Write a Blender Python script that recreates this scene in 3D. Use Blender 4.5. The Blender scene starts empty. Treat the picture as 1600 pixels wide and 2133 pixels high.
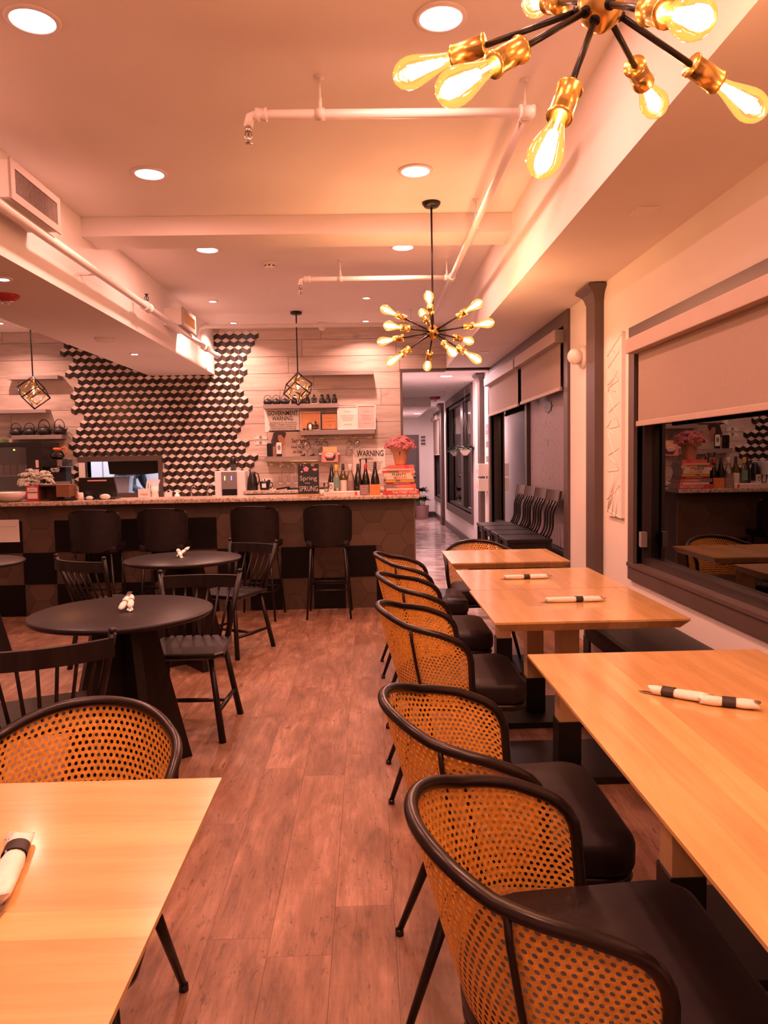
import bpy, bmesh, math, random
from math import sin, cos, pi, radians, sqrt
from mathutils import Vector, Matrix
random.seed(7)
SC = bpy.context.scene
COL = SC.collection
# ---------------------------------------------------------------- camera
F, CAMZ = 1550.0, 1.406
PITCH, YAW, ROLL = math.atan((1066.5-958)/F), math.atan(32/F), radians(1.05)
fw = Vector((sin(YAW)*cos(PITCH), cos(YAW)*cos(PITCH), -sin(PITCH)))
r0 = Vector((cos(YAW), -sin(YAW), 0)); u0 = r0.cross(fw)
rt = r0*cos(ROLL) - u0*sin(ROLL); up = r0*sin(ROLL) + u0*cos(ROLL)
cam = bpy.data.cameras.new('camera'); camo = bpy.data.objects.new('camera', cam); COL.objects.link(camo)
camo.matrix_world = Matrix(((rt.x, up.x, -fw.x, 0), (rt.y, up.y, -fw.y, 0), (rt.z, up.z, -fw.z, CAMZ), (0, 0, 0, 1)))
cam.sensor_fit = 'HORIZONTAL'; cam.sensor_width = 36; cam.lens = 36*F/1600; cam.clip_start = .02
SC.camera = camo
# ---------------------------------------------------------------- world (night street outside), exposure
w = bpy.data.worlds.new('world'); SC.world = w; w.use_nodes = True
w.node_tree.nodes['Background'].inputs[0].default_value = (.05, .035, .045, 1)
w.node_tree.nodes['Background'].inputs[1].default_value = .25
SC.view_settings.view_transform = 'Standard'; SC.view_settings.look = 'None'
SC.view_settings.exposure = 0.0; SC.view_settings.gamma = 1; SC.view_settings.use_curve_mapping = False
cy = SC.cycles
cy.max_bounces = 6; cy.adaptive_threshold = .015; cy.diffuse_bounces = 4; cy.glossy_bounces = 3; cy.transmission_bounces = 5; cy.transparent_max_bounces = 14
cy.caustics_reflective = False; cy.caustics_refractive = False; cy.sample_clamp_indirect = 3.0; cy.sample_clamp_direct = 0
cy.use_denoising = True
# light colours and powers
C_DOWN = (1.0, .40, .30); C_BULB = (1.0, .33, .13); C_CORR = (1.0, .56, .56); C_SPOT = (1.0, .47, .36); C_KIT = (.9, .85, 1.0)
P_DOWN, P_BULB, P_CORR, P_SPOT, P_PEND = 21.5, 3.3, 60.0, 26.0, 5.5

# ---------------------------------------------------------------- helpers
def at(px, py, Y):
    """a pixel of the 1600x2133 photograph -> the point on the plane y = Y"""
    v = fw + rt*((px-800)/F) - up*((py-1066.5)/F)
    return Vector((0, 0, CAMZ)) + v*(Y/v.y)

class MB:
    def __init__(s): s.v = []; s.f = []; s.m = []; s.sm = []
    def add(s, vs, fs, mi=0, smooth=False):
        b = len(s.v); s.v += [tuple(x) for x in vs]
        for f in fs: s.f.append([b+i for i in f]); s.m.append(mi); s.sm.append(smooth)
        return s
    def box(s, x0, x1, y0, y1, z0, z1, mi=0):
        vs = [(x, y, z) for z in (z0, z1) for y in (y0, y1) for x in (x0, x1)]
        return s.add(vs, [(0, 2, 3, 1), (4, 5, 7, 6), (0, 1, 5, 4), (2, 6, 7, 3), (0, 4, 6, 2), (1, 3, 7, 5)], mi)
    def bbox(s, x0, x1, y0, y1, z0, z1, b=.004, mi=0):
        """box with chamfered edges (rounded)"""
        bm = bmesh.new(); bmesh.ops.create_cube(bm, size=1)
        for v in bm.verts: v.co = Vector(((x0+x1)/2+v.co.x*(x1-x0), (y0+y1)/2+v.co.y*(y1-y0), (z0+z1)/2+v.co.z*(z1-z0)))
        bmesh.ops.bevel(bm, geom=bm.edges[:], offset=b, segments=2, profile=.7, affect='EDGES')
        return s.bm(bm, mi)
    def bm(s, bm, mi=0, smooth=False):
        bm.verts.ensure_lookup_table(); bm.verts.index_update()
        s.add([v.co[:] for v in bm.verts], [[v.index for v in f.verts] for f in bm.faces], mi, smooth); bm.free(); return s
    def prism(s, pts, d0, d1, axis='z', mi=0):
        """polygon pts (2D) extruded between d0 and d1 along axis"""
        n = len(pts)
        def mk(p, d):
            return {'z': (p[0], p[1], d), 'y': (p[0], d, p[1]), 'x': (d, p[0], p[1])}[axis]
        vs = [mk(p, d0) for p in pts]+[mk(p, d1) for p in pts]
        return s.add(vs, [list(range(n))[::-1], list(range(n, 2*n))]+[(i, (i+1) % n, n+(i+1) % n, n+i) for i in range(n)], mi)
    def lathe(s, prof, c=(0, 0, 0), n=20, mi=0, axis=None, smooth=True):
        """profile [(r, h)...] about +z or the axis vector"""
        q = Vector((0, 0, 1)).rotation_difference(Vector(axis)).to_matrix() if axis is not None else Matrix.Identity(3)
        c = Vector(c); vs = []; fs = []
        for r, h in prof:
            for k in range(n):
                a = 2*pi*k/n; vs.append(c+q@Vector((r*cos(a), r*sin(a), h)))
        for i in range(len(prof)-1):
            for k in range(n):
                fs.append((i*n+k, i*n+(k+1) % n, (i+1)*n+(k+1) % n, (i+1)*n+k))
        if prof[0][0] > 1e-5: fs.append([k for k in range(n)][::-1])
        if prof[-1][0] > 1e-5: fs.append([(len(prof)-1)*n+k for k in range(n)])
        return s.add(vs, fs, mi, smooth)
    def cyl(s, a, b, r, r2=None, n=12, mi=0):
        a, b = Vector(a), Vector(b); d = b-a
        return s.lathe([(r, 0), (r if r2 is None else r2, d.length)], a, n, mi, d.normalized())
    def ball(s, c, r, n=12, mi=0, sc=(1, 1, 1)):
        b = len(s.v); s.lathe([(max(1e-6, r*sin(pi*i/n)), -r*cos(pi*i/n)) for i in range(n+1)], (0, 0, 0), n+4, mi)
        for i in range(b, len(s.v)):
            v = s.v[i]; s.v[i] = (c[0]+v[0]*sc[0], c[1]+v[1]*sc[1], c[2]+v[2]*sc[2])
        return s
    def tube(s, pts, r, n=8, mi=0, closed=False):
        pts = [Vector(p) for p in pts]; N = len(pts); rr = r if isinstance(r, (list, tuple)) else [r]*N
        vs = []; fs = []; nrm = None
        for i, p in enumerate(pts):
            if closed: t = pts[(i+1) % N]-pts[i-1]
            else: t = pts[min(i+1, N-1)]-pts[max(i-1, 0)]
            t = t.normalized() if t.length > 1e-9 else Vector((0, 0, 1))
            if nrm is None:
                nrm = t.cross(Vector((0, 0, 1)))
                if nrm.length < .1: nrm = t.cross(Vector((1, 0, 0)))
            nrm = (nrm-t*nrm.dot(t)).normalized(); bn = t.cross(nrm)
            for k in range(n):
                a = 2*pi*k/n; vs.append(p+(nrm*cos(a)+bn*sin(a))*rr[i])
        for i in range(N if closed else N-1):
            for k in range(n):
                j = (i+1) % N; fs.append((i*n+k, i*n+(k+1) % n, j*n+(k+1) % n, j*n+k))
        if not closed: fs += [list(range(n))[::-1], [(N-1)*n+k for k in range(n)]]
        return s.add(vs, fs, mi, True)
    def mesh(s, name, mats):
        me = bpy.data.meshes.new(name); me.from_pydata(s.v, [], s.f)
        for m in (mats if isinstance(mats, (list, tuple)) else [mats]): me.materials.append(m)
        me.polygons.foreach_set('material_index', s.m); me.polygons.foreach_set('use_smooth', s.sm); me.update()
        return me

def link(o, parent=None):
    COL.objects.link(o)
    if parent is not None: o.parent = parent
    return o
def obj(name, mb, mats, parent=None, loc=None, rot=None, autosmooth=True):
    me = mb if isinstance(mb, bpy.types.Mesh) else mb.mesh(name, mats)
    o = link(bpy.data.objects.new(name, me), parent)
    if loc is not None: o.location = loc
    if rot is not None: o.rotation_euler = rot
    return o
def tag(o, label=None, cat=None, group=None, kind=None):
    if label: o['label'] = label
    if cat: o['category'] = cat
    if group: o['group'] = group
    if kind: o['kind'] = kind
    return o
def thing(name, label, cat, loc=(0, 0, 0), rz=0, group=None):
    o = link(bpy.data.objects.new(name, None)); o.location = loc; o.rotation_euler = (0, 0, rz); o.empty_display_size = .1
    return tag(o, label, cat, group)
def struct(name, mb, mats, parent=None, kind='structure'):
    o = obj(name, mb, mats, parent)
    if parent is None: o['kind'] = kind
    return o
def dup(root, loc, rz, label, group=None):
    def cp(o, par):
        c = o.copy(); COL.objects.link(c)
        if par is not None: c.parent = par
        for ch in kids.get(o.name, ()): cp(ch, c)
        return c
    kids = {}
    def walk(o):
        kids[o.name] = list(o.children)
        for ch in o.children: walk(ch)
    walk(root)
    r = cp(root, None); r.location = loc; r.rotation_euler = (0, 0, rz); r['label'] = label
    if group: r['group'] = group
    return r
TEXTS = []
def text(parent, s, w, h, loc, mat, rot=(pi/2, 0, 0), bold=0, name='lettering', shear=0, space=1):
    cu = bpy.data.curves.new(name, 'FONT'); cu.body = s; cu.align_x = 'CENTER'; cu.align_y = 'CENTER'; cu.size = 1
    cu.resolution_u = 2; cu.offset = bold; cu.extrude = .004; cu.shear = shear; cu.space_line = space; cu.materials.append(mat)
    o = link(bpy.data.objects.new(name, cu), parent); o.location = loc; o.rotation_euler = rot
    TEXTS.append((o, w, h)); return o
def finish_text():
    bpy.context.view_layer.update()
    dg = bpy.context.evaluated_depsgraph_get(); done = []
    for o, w, h in TEXTS:
        d = o.dimensions; me = bpy.data.meshes.new_from_object(o.evaluated_get(dg), depsgraph=dg); done.append((o, me, (w/max(d.x, 1e-4), h/max(d.y, 1e-4), .25*h)))
    for o, me, sc_ in done:
        if not me.materials: me.materials.append(o.data.materials[0])
        n = bpy.data.objects.new('lettering', me); COL.objects.link(n); n.parent = o.parent; n.location = o.location; n.rotation_euler = o.rotation_euler; n.scale = sc_
        cu = o.data; bpy.data.objects.remove(o); bpy.data.curves.remove(cu)

# ---------------------------------------------------------------- materials
def newmat(name):
    m = bpy.data.materials.new(name); m.use_nodes = True; nt = m.node_tree
    return m, nt, nt.nodes, nt.links, nt.nodes['Principled BSDF']
def val(n, inp, v):
    n.inputs[inp].default_value = v
def ramp(N, stops):
    r = N.new('ShaderNodeValToRGB'); e = r.color_ramp.elements
    while len(e) < len(stops): e.new(.5)
    for i, (p, c) in enumerate(stops): e[i].position = p; e[i].color = (*c, 1)
    return r
def M(name, c, rough=.5, metal=0, var=.12, scale=6, emis=None, es=0, bump=0, coat=0, spec=.5, trans=0, stretch=None):
    """plain surface with a soft procedural variation"""
    m, nt, N, L, b = newmat(name)
    tc = N.new('ShaderNodeTexCoord'); mp = N.new('ShaderNodeMapping'); nz = N.new('ShaderNodeTexNoise')
    if stretch: val(mp, 'Scale', stretch)
    val(nz, 'Scale', scale); val(nz, 'Detail', 3)
    L.new(tc.outputs['Object'], mp.inputs[0]); L.new(mp.outputs[0], nz.inputs[0])
    r = ramp(N, [(.3, tuple(x*(1-var) for x in c)), (.7, tuple(min(1, x*(1+var)) for x in c))])
    L.new(nz.outputs[0], r.inputs[0]); L.new(r.outputs[0], b.inputs['Base Color'])
    val(b, 'Roughness', rough); val(b, 'Metallic', metal); val(b, 'Coat Weight', coat); val(b, 'Specular IOR Level', spec)
    if trans: val(b, 'Transmission Weight', trans)
    if emis: val(b, 'Emission Color', (*emis, 1)); val(b, 'Emission Strength', es)
    if bump:
        bp = N.new('ShaderNodeBump'); val(bp, 'Strength', bump); val(bp, 'Distance', .01)
        L.new(nz.outputs[0], bp.inputs['Height']); L.new(bp.outputs[0], b.inputs['Normal'])
    return m
def wood(name, dark, light, axis='y', sc=1, rough=.45, coat=0, contrast=.5, rnd=.25, knots=0, bump=.15, coords='Object', spec=.5, tint=None):
    """grain stretched along an axis, each object of its own tone"""
    m, nt, N, L, b = newmat(name)
    tc = N.new('ShaderNodeTexCoord'); oi = N.new('ShaderNodeObjectInfo'); mp = N.new('ShaderNodeMapping')
    s = {'x': (1.2, 14, 14), 'y': (14, 1.2, 14), 'z': (14, 14, 1.2)}[axis]
    val(mp, 'Scale', tuple(x*sc for x in s)); L.new(tc.outputs[coords], mp.inputs[0])
    nz = N.new('ShaderNodeTexNoise'); nz.noise_dimensions = '4D'; val(nz, 'Scale', 1.6); val(nz, 'Detail', 6); val(nz, 'Roughness', .62); val(nz, 'Distortion', .6)
    mw = N.new('ShaderNodeMath'); mw.operation = 'MULTIPLY'; mw.inputs[1].default_value = 37
    L.new(oi.outputs['Random'], mw.inputs[0]); L.new(mw.outputs[0], nz.inputs['W']); L.new(mp.outputs[0], nz.inputs[0])
    lo, hi = .5-.28*(1-contrast)-.04, .5+.28*(1-contrast)+.04
    r = ramp(N, [(lo, dark), (hi, light)]); L.new(nz.outputs[0], r.inputs[0])
    col = r.outputs[0]
    if knots:
        n2 = N.new('ShaderNodeTexNoise'); n2.noise_dimensions = '4D'; val(n2, 'Scale', 1.1); val(n2, 'Detail', 4); val(n2, 'Distortion', 1.5)
        mp2 = N.new('ShaderNodeMapping'); val(mp2, 'Scale', tuple(x*sc*(.45 if x > 2 else 1.3) for x in s)); L.new(tc.outputs[coords], mp2.inputs[0])
        L.new(mp2.outputs[0], n2.inputs[0]); L.new(mw.outputs[0], n2.inputs['W'])
        r2 = ramp(N, [(.58, (0, 0, 0)), (.72, (1, 1, 1))]); L.new(n2.outputs[0], r2.inputs[0])
        mx = N.new('ShaderNodeMix'); mx.data_type = 'RGBA'; mx.inputs[7].default_value = (*tuple(x*.45 for x in dark), 1)
        mf = N.new('ShaderNodeMath'); mf.operation = 'MULTIPLY'; mf.inputs[1].default_value = knots
        L.new(r2.outputs[0], mf.inputs[0]); L.new(mf.outputs[0], mx.inputs[0]); L.new(col, mx.inputs[6]); col = mx.outputs[2]
    hs = N.new('ShaderNodeHueSaturation'); mr = N.new('ShaderNodeMapRange'); val(mr, 3, 1-rnd); val(mr, 4, 1+rnd*.6)
    L.new(oi.outputs['Random'], mr.inputs[0]); L.new(mr.outputs[0], hs.inputs['Value']); L.new(col, hs.inputs['Color'])
    L.new(hs.outputs[0], b.inputs['Base Color']); val(b, 'Roughness', rough); val(b, 'Coat Weight', coat); val(b, 'Coat Roughness', .12); val(b, 'Specular IOR Level', spec)
    if bump:
        bp = N.new('ShaderNodeBump'); val(bp, 'Strength', bump); val(bp, 'Distance', .004)
        L.new(nz.outputs[0], bp.inputs['Height']); L.new(bp.outputs[0], b.inputs['Normal'])
    return m
def emit(name, c, s):
    m, nt, N, L, b = newmat(name); val(b, 'Base Color', (*c, 1)); val(b, 'Emission Color', (*c, 1)); val(b, 'Emission Strength', s); return m
def glass(name, tint=(1, 1, 1), refl=1.0, rough=.0, glow=None, dens=0, ior=1.5):
    """thin pane: transparent with a Fresnel mirror on top, optional lamp glow"""
    m, nt, N, L, b = newmat(name); N.remove(b); out = N['Material Output']
    tr = N.new('ShaderNodeBsdfTransparent'); val(tr, 0, (*tint, 1)); gl = N.new('ShaderNodeBsdfGlossy'); val(gl, 'Roughness', rough)
    fr = N.new('ShaderNodeFresnel'); val(fr, 0, ior)
    mm = N.new('ShaderNodeMath'); mm.operation = 'MULTIPLY'; mm.inputs[1].default_value = refl; mm.use_clamp = True
    L.new(fr.outputs[0], mm.inputs[0]); mx = N.new('ShaderNodeMixShader'); L.new(mm.outputs[0], mx.inputs[0])
    src = tr.outputs[0]
    if dens:
        df = N.new('ShaderNodeBsdfDiffuse'); val(df, 0, (*glow, 1)) if glow else val(df, 0, (*tint, 1))
        m2 = N.new('ShaderNodeMixShader'); m2.inputs[0].default_value = dens; L.new(tr.outputs[0], m2.inputs[1]); L.new(df.outputs[0], m2.inputs[2]); src = m2.outputs[0]
    L.new(src, mx.inputs[1]); L.new(gl.outputs[0], mx.inputs[2]); fin = mx.outputs[0]
    if glow and not dens:
        em = N.new('ShaderNodeEmission'); val(em, 0, (*glow, 1)); val(em, 1, 1.0); ad = N.new('ShaderNodeAddShader')
        L.new(fin, ad.inputs[0]); L.new(em.outputs[0], ad.inputs[1]); fin = ad.outputs[0]
    L.new(fin, out.inputs[0]); return m

PAINT = M('paint_white', (.80, .76, .74), .55, var=.02, scale=2, bump=.02)
CEIL = M('ceiling_paint', (.82, .78, .77), .7, var=.03, scale=1.5, bump=.03)
PIPEW = M('pipe_white', (.82, .78, .76), .4, var=.03)
TRIM = M('trim_taupe', (.095, .066, .060), .42, var=.08, scale=3)
TRIMD = M('frame_black', (.030, .022, .022), .35, var=.15, scale=4)
def vinyl():
    """rustic oak print: soft blotches, fine grain, dark splits, faint saw marks"""
    m, nt, N, L, b = newmat('floor_vinyl')
    tc = N.new('ShaderNodeTexCoord'); oi = N.new('ShaderNodeObjectInfo'); mw = N.new('ShaderNodeMath'); mw.operation = 'MULTIPLY'; mw.inputs[1].default_value = 61
    L.new(oi.outputs['Random'], mw.inputs[0])
    def nz(scale, detail, rough, dist, stretch):
        mp = N.new('ShaderNodeMapping'); val(mp, 'Scale', stretch); L.new(tc.outputs['Object'], mp.inputs[0])
        n = N.new('ShaderNodeTexNoise'); n.noise_dimensions = '4D'; val(n, 'Scale', scale); val(n, 'Detail', detail); val(n, 'Roughness', rough); val(n, 'Distortion', dist)
        L.new(mp.outputs[0], n.inputs[0]); L.new(mw.outputs[0], n.inputs['W']); return n.outputs[0]
    def mixc(a, bcol, fac, mode='MULTIPLY', amt=1.0):
        mx = N.new('ShaderNodeMix'); mx.data_type = 'RGBA'; mx.blend_type = mode; L.new(a, mx.inputs[6])
        if fac is None: mx.inputs[0].default_value = amt; L.new(bcol, mx.inputs[7])
        else: L.new(fac, mx.inputs[0]); mx.inputs[7].default_value = (*bcol, 1)
        return mx.outputs[2]
    base = ramp(N, [(.32, (.185, .096, .056)), (.52, (.290, .160, .103)), (.70, (.420, .255, .180))]); L.new(nz(1.0, 4, .55, .9, (9, 2.6, 1)), base.inputs[0])
    g = ramp(N, [(.36, (.72, .68, .64)), (.62, (1.10, 1.08, 1.06))]); L.new(nz(1.0, 7, .72, 1.2, (55, 5, 1)), g.inputs[0])
    c = mixc(base.outputs[0], g.outputs[0], None)
    sp = ramp(N, [(.575, (0, 0, 0)), (.66, (1, 1, 1))]); L.new(nz(1.0, 5, .70, 2.4, (26, 5.5, 1)), sp.inputs[0])
    f = N.new('ShaderNodeMath'); f.operation = 'MULTIPLY'; f.inputs[1].default_value = .78; L.new(sp.outputs[0], f.inputs[0]); c = mixc(c, (.085, .040, .026), f.outputs[0], 'MIX')
    sw = ramp(N, [(.45, (1, 1, 1)), (.70, (1.07, 1.065, 1.06))]); L.new(nz(1.0, 3, .6, .4, (5, 75, 1)), sw.inputs[0]); c = mixc(c, sw.outputs[0], None)
    hs = N.new('ShaderNodeHueSaturation'); mr = N.new('ShaderNodeMapRange'); val(mr, 3, .93); val(mr, 4, 1.06); L.new(oi.outputs['Random'], mr.inputs[0]); L.new(mr.outputs[0], hs.inputs['Value']); L.new(c, hs.inputs['Color'])
    L.new(hs.outputs[0], b.inputs['Base Color']); val(b, 'Roughness', .42); val(b, 'Specular IOR Level', .4); return m
VINYL = vinyl()
FLOORB = M('floor_joint', (.16, .09, .06), .7)
CLAD = wood('wall_cladding', (.40, .315, .27), (.66, .55, .49), 'x', .8, rough=.5, contrast=.3, rnd=.12, knots=.45, bump=.08)
MAPLE = wood('maple_top', (.60, .345, .13), (.80, .52, .22), 'y', 1.0, rough=.22, contrast=.2, rnd=.16, knots=.10, bump=.02, coat=.35)
MAPLEX = wood('maple_top_cross', (.58, .33, .12), (.78, .50, .21), 'x', 1.0, rough=.25, contrast=.2, rnd=.16, knots=.10, bump=.02, coat=.3)
MAPLEZ = wood('maple_leg', (.50, .32, .14), (.66, .45, .21), 'z', 1.0, rough=.35, contrast=.2, rnd=.1, bump=.02)
BLACKW = wood('black_stained_ash', (.006, .004, .004), (.020, .013, .013), 'z', 1.3, rough=.36, contrast=.2, rnd=.15, bump=.2, spec=.3)
BLACKT = wood('black_table_ash', (.009, .007, .007), (.026, .019, .020), 'x', 1.2, rough=.33, contrast=.2, rnd=.1, bump=.15, spec=.14)
SHELFW = wood('shelf_wood', (.20, .155, .145), (.34, .275, .26), 'x', 1.0, rough=.5, contrast=.3, rnd=.1)
IRON = M('black_metal', (.010, .008, .008), .35, metal=.3, var=.1)
RIM = M('dark_bronze_tube', (.020, .013, .012), .28, metal=.4, var=.1)
CAST = M('cast_iron', (.009, .007, .007), .5, var=.3, scale=60, bump=.2)
LEATHER = M('black_leatherette', (.015, .010, .010), .45, var=.2, scale=25, bump=.05, spec=.2)
SEATM = M('seat_leatherette', (.014, .009, .010), .48, var=.15, scale=20, bump=.04, spec=.25)
CANE = M('cane', (.74, .36, .060), .5, var=.22, scale=90, bump=.2)
BRASS = M('polished_brass', (.85, .58, .17), .27, metal=1, var=.06)
STEEL = M('steel', (.55, .52, .50), .2, metal=1, var=.05)
LINEN = M('napkin_linen', (.90, .85, .78), .8, var=.05, scale=60, bump=.3)
BAND = M('paper_band_black', (.03, .02, .02), .6)
PAPER = M('paper', (.80, .75, .70), .7, var=.03)
PAPERP = M('paper_pink', (.80, .47, .43), .7, var=.04)
PAPERO = M('paper_orange', (.80, .36, .16), .7, var=.04)
INK = M('ink', (.05, .03, .03), .7, var=.1)
INKR = M('ink_red', (.50, .05, .05), .6)
WHITEP = M('white_plastic', (.80, .76, .75), .35, var=.02)
BLACKP = M('black_plastic', (.010, .008, .008), .3, var=.1)
GREYP = M('grey_plastic', (.22, .19, .19), .35, var=.1)
REDP = M('red_plastic', (.42, .03, .03), .3)
CER = M('ceramic_white', (.82, .74, .68), .25, var=.03)
TERRA = M('terracotta', (.60, .34, .22), .6, var=.12, scale=12)
MAUVE = M('planter_mauve', (.34, .20, .19), .5, var=.06)
LEAF = M('leaf_dark', (.030, .045, .022), .45, var=.4, scale=20)
LEAFG = M('leaf_green', (.06, .10, .03), .45, var=.4, scale=20)
PINKF = M('flower_pink', (.78, .28, .34), .6, var=.3, scale=40)
CREAMF = M('flower_cream', (.92, .86, .74), .6, var=.2, scale=40)
ORANGEP = M('orange_plastic', (.80, .13, .03), .35)
CHALK = M('chalkboard', (.022, .020, .022), .7, var=.3, scale=12)
CHALKW = M('chalk_white', (.75, .70, .70), .9); CHALKP = M('chalk_pink', (.75, .35, .42), .9); CHALKG = M('chalk_olive', (.30, .26, .16), .9)
FABRIC = M('shade_fabric', (.33, .255, .22), .8, var=.04, scale=120)
FABRICB = M('shade_cassette', (.42, .33, .29), .55, var=.03)
LAMP = emit('downlight_lens', (1, .80, .80), 9.0); LAMPC = emit('corridor_lens', (1, .88, .95), 9.0); LAMPS = emit('spot_lens', (1, .95, .95), 30.0)
FIL = emit('filament', (1, .78, .45), 60.0); BULBW = emit('warm_bulb', (1, .62, .30), 25.0)
BULBG = glass('bulb_glass', (1, .93, .80), 1.2, glow=(.46, .17, .035))  # faint amber emission put into the glass to imitate bloom
BULBC = glass('bulb_glass_clear', (1, .93, .80), 1.2)
PANE = glass('window_glass', (.80, .78, .80), 1.7, ior=1.55)
CLEARG = glass('drinking_glass', (.97, .96, .95), 1.6)
BOTG = M('bottle_dark', (.012, .010, .008), .08, var=.1, coat=.5)
BOTGR = M('bottle_green', (.10, .075, .012), .08, var=.2, coat=.5)
BOTCL = glass('bottle_clear', (.92, .86, .80), 1.8, dens=.12)

def granite():
    m, nt, N, L, b = newmat('granite')
    tc = N.new('ShaderNodeTexCoord'); n1 = N.new('ShaderNodeTexNoise'); val(n1, 'Scale', 45); val(n1, 'Detail', 5); val(n1, 'Roughness', .7)
    v = N.new('ShaderNodeTexVoronoi'); val(v, 'Scale', 85)
    L.new(tc.outputs['Object'], n1.inputs[0]); L.new(tc.outputs['Object'], v.inputs[0])
    r = ramp(N, [(.34, (.05, .035, .03)), (.44, (.42, .31, .24)), (.62, (.68, .55, .45))]); L.new(n1.outputs[0], r.inputs[0])
    r2 = ramp(N, [(.0, (.10, .08, .08)), (.2, (1, 1, 1))]); L.new(v.outputs['Distance'], r2.inputs[0])
    mx = N.new('ShaderNodeMix'); mx.data_type = 'RGBA'; mx.blend_type = 'MULTIPLY'; mx.inputs[0].default_value = .6
    L.new(r.outputs[0], mx.inputs[6]); L.new(r2.outputs[0], mx.inputs[7]); L.new(mx.outputs[2], b.inputs['Base Color']); val(b, 'Roughness', .2); return m
GRAN = granite()
def marbled():
    m, nt, N, L, b = newmat('stained_concrete')
    tc = N.new('ShaderNodeTexCoord'); n1 = N.new('ShaderNodeTexNoise'); val(n1, 'Scale', 1.5); val(n1, 'Detail', 7); val(n1, 'Distortion', 2.2); val(n1, 'Roughness', .6)
    L.new(tc.outputs['Object'], n1.inputs[0]); r = ramp(N, [(.36, (.24, .17, .155)), (.5, (.48, .38, .36)), (.66, (.72, .62, .60))])
    L.new(n1.outputs[0], r.inputs[0]); L.new(r.outputs[0], b.inputs['Base Color']); val(b, 'Roughness', .22); val(b, 'Coat Weight', .3); return m
CONC = marbled()
def tilemat(name, a, c, rough=.3):
    m, nt, N, L, b = newmat(name)
    g = N.new('ShaderNodeNewGeometry'); oi = N.new('ShaderNodeObjectInfo'); ad = N.new('ShaderNodeMath'); ad.operation = 'ADD'
    L.new(g.outputs['Random Per Island'], ad.inputs[0]); L.new(oi.outputs['Random'], ad.inputs[1])
    fr = N.new('ShaderNodeMath'); fr.operation = 'FRACT'; L.new(ad.outputs[0], fr.inputs[0])
    r = ramp(N, [(0, a), (1, c)]); L.new(fr.outputs[0], r.inputs[0]); L.new(r.outputs[0], b.inputs['Base Color']); val(b, 'Roughness', rough); return m
TW = tilemat('marble_rhombus', (.66, .57, .52), (.85, .77, .72), .3)
TD = tilemat('slate_rhombus', (.022, .014, .012), (.065, .044, .036), .3)
TK = tilemat('black_rhombus', (.007, .005, .005), (.026, .017, .015), .3)
HEX = tilemat('hexagon_tile', (.062, .037, .024), (.100, .062, .042), .45)
PANB = M('black_panel', (.006, .004, .004), .45, var=.3, scale=3, spec=.15)
GROUT = M('grout', (.06, .04, .035), .8)
ETCH = None
def etched():
    m, nt, N, L, b = newmat('woodgrain_film')
    tc = N.new('ShaderNodeTexCoord'); mp = N.new('ShaderNodeMapping'); val(mp, 'Scale', (1, 2.2, .9)); wv = N.new('ShaderNodeTexNoise')
    val(wv, 'Scale', 2.0); val(wv, 'Detail', 1.5); val(wv, 'Distortion', .8)
    L.new(tc.outputs['Object'], mp.inputs[0]); L.new(mp.outputs[0], wv.inputs[0])
    mu = N.new('ShaderNodeMath'); mu.operation = 'MULTIPLY'; mu.inputs[1].default_value = 26; L.new(wv.outputs[0], mu.inputs[0])
    fr = N.new('ShaderNodeMath'); fr.operation = 'FRACT'; L.new(mu.outputs[0], fr.inputs[0])
    r = ramp(N, [(.0, (.05, .04, .045)), (.20, (.27, .225, .25))]); L.new(fr.outputs[0], r.inputs[0]); L.new(r.outputs[0], b.inputs['Base Color']); val(b, 'Roughness', .5)
    return m
ETCH = etched()

def area(name, loc, size, power, color, rot=(0, 0, 0), shape='DISK', parent=None, spread=pi):
    l = bpy.data.lights.new(name, 'AREA'); l.shape = shape; l.size = size; l.energy = power; l.color = color; l.spread = spread
    o = link(bpy.data.objects.new(name, l), parent); o.location = loc; o.rotation_euler = rot; return o
def point(name, loc, r, power, color, parent=None):
    l = bpy.data.lights.new(name, 'POINT'); l.shadow_soft_size = r; l.energy = power; l.color = color
    o = link(bpy.data.objects.new(name, l), parent); o.location = loc; return o

# ================================================================ THE ROOM
XW, YB, ZC, ZS = 1.62, 9.65, 3.10, 2.57       # right wall, back wall, ceiling, soffit
XL, YE, YR = -5.0, 18.2, -1.8                 # left wall, corridor end, wall behind the camera
fl = struct('floor', MB().box(XL, XW+.12, YR, YE, -.08, -.009), FLOORB)
PW, PL = .185, 1.22
full = MB().box(-PW/2+.0004, PW/2-.0004, -PL/2+.0004, PL/2-.0004, -.009, 0).mesh('plank', VINYL)
x = -4.2; ci = 0
while x < XW-.02:
    xc = x+PW/2; yend = 7.03 if xc < .45 else 6.0
    y = -.35-random.random()*PL
    while y < yend:
        a, b = max(y, -.35), min(y+PL, yend)
        if b-a > .05:
            if b-a > PL-.01 and x+PW < XW: obj('plank', full, None, fl, (xc, (a+b)/2, 0))
            else: obj('plank', MB().box(-PW/2+.0006, min(PW/2-.0006, XW-xc), -(b-a)/2+.0008, (b-a)/2-.0008, -.009, 0), VINYL, fl, (xc, (a+b)/2, 0))
        y += PL
    x += PW; ci += 1
obj('corridor_floor', MB().box(.45, XW, 6.002, YE, -.009, -.001).box(XL, .449, 7.032, YB, -.009, -.001), CONC, fl)
obj('floor_edge', MB().box(XL, -4.2, YR, 7.03, -.009, 0).box(-4.2, XW, YR, -.351, -.009, 0), VINYL, fl)

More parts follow.
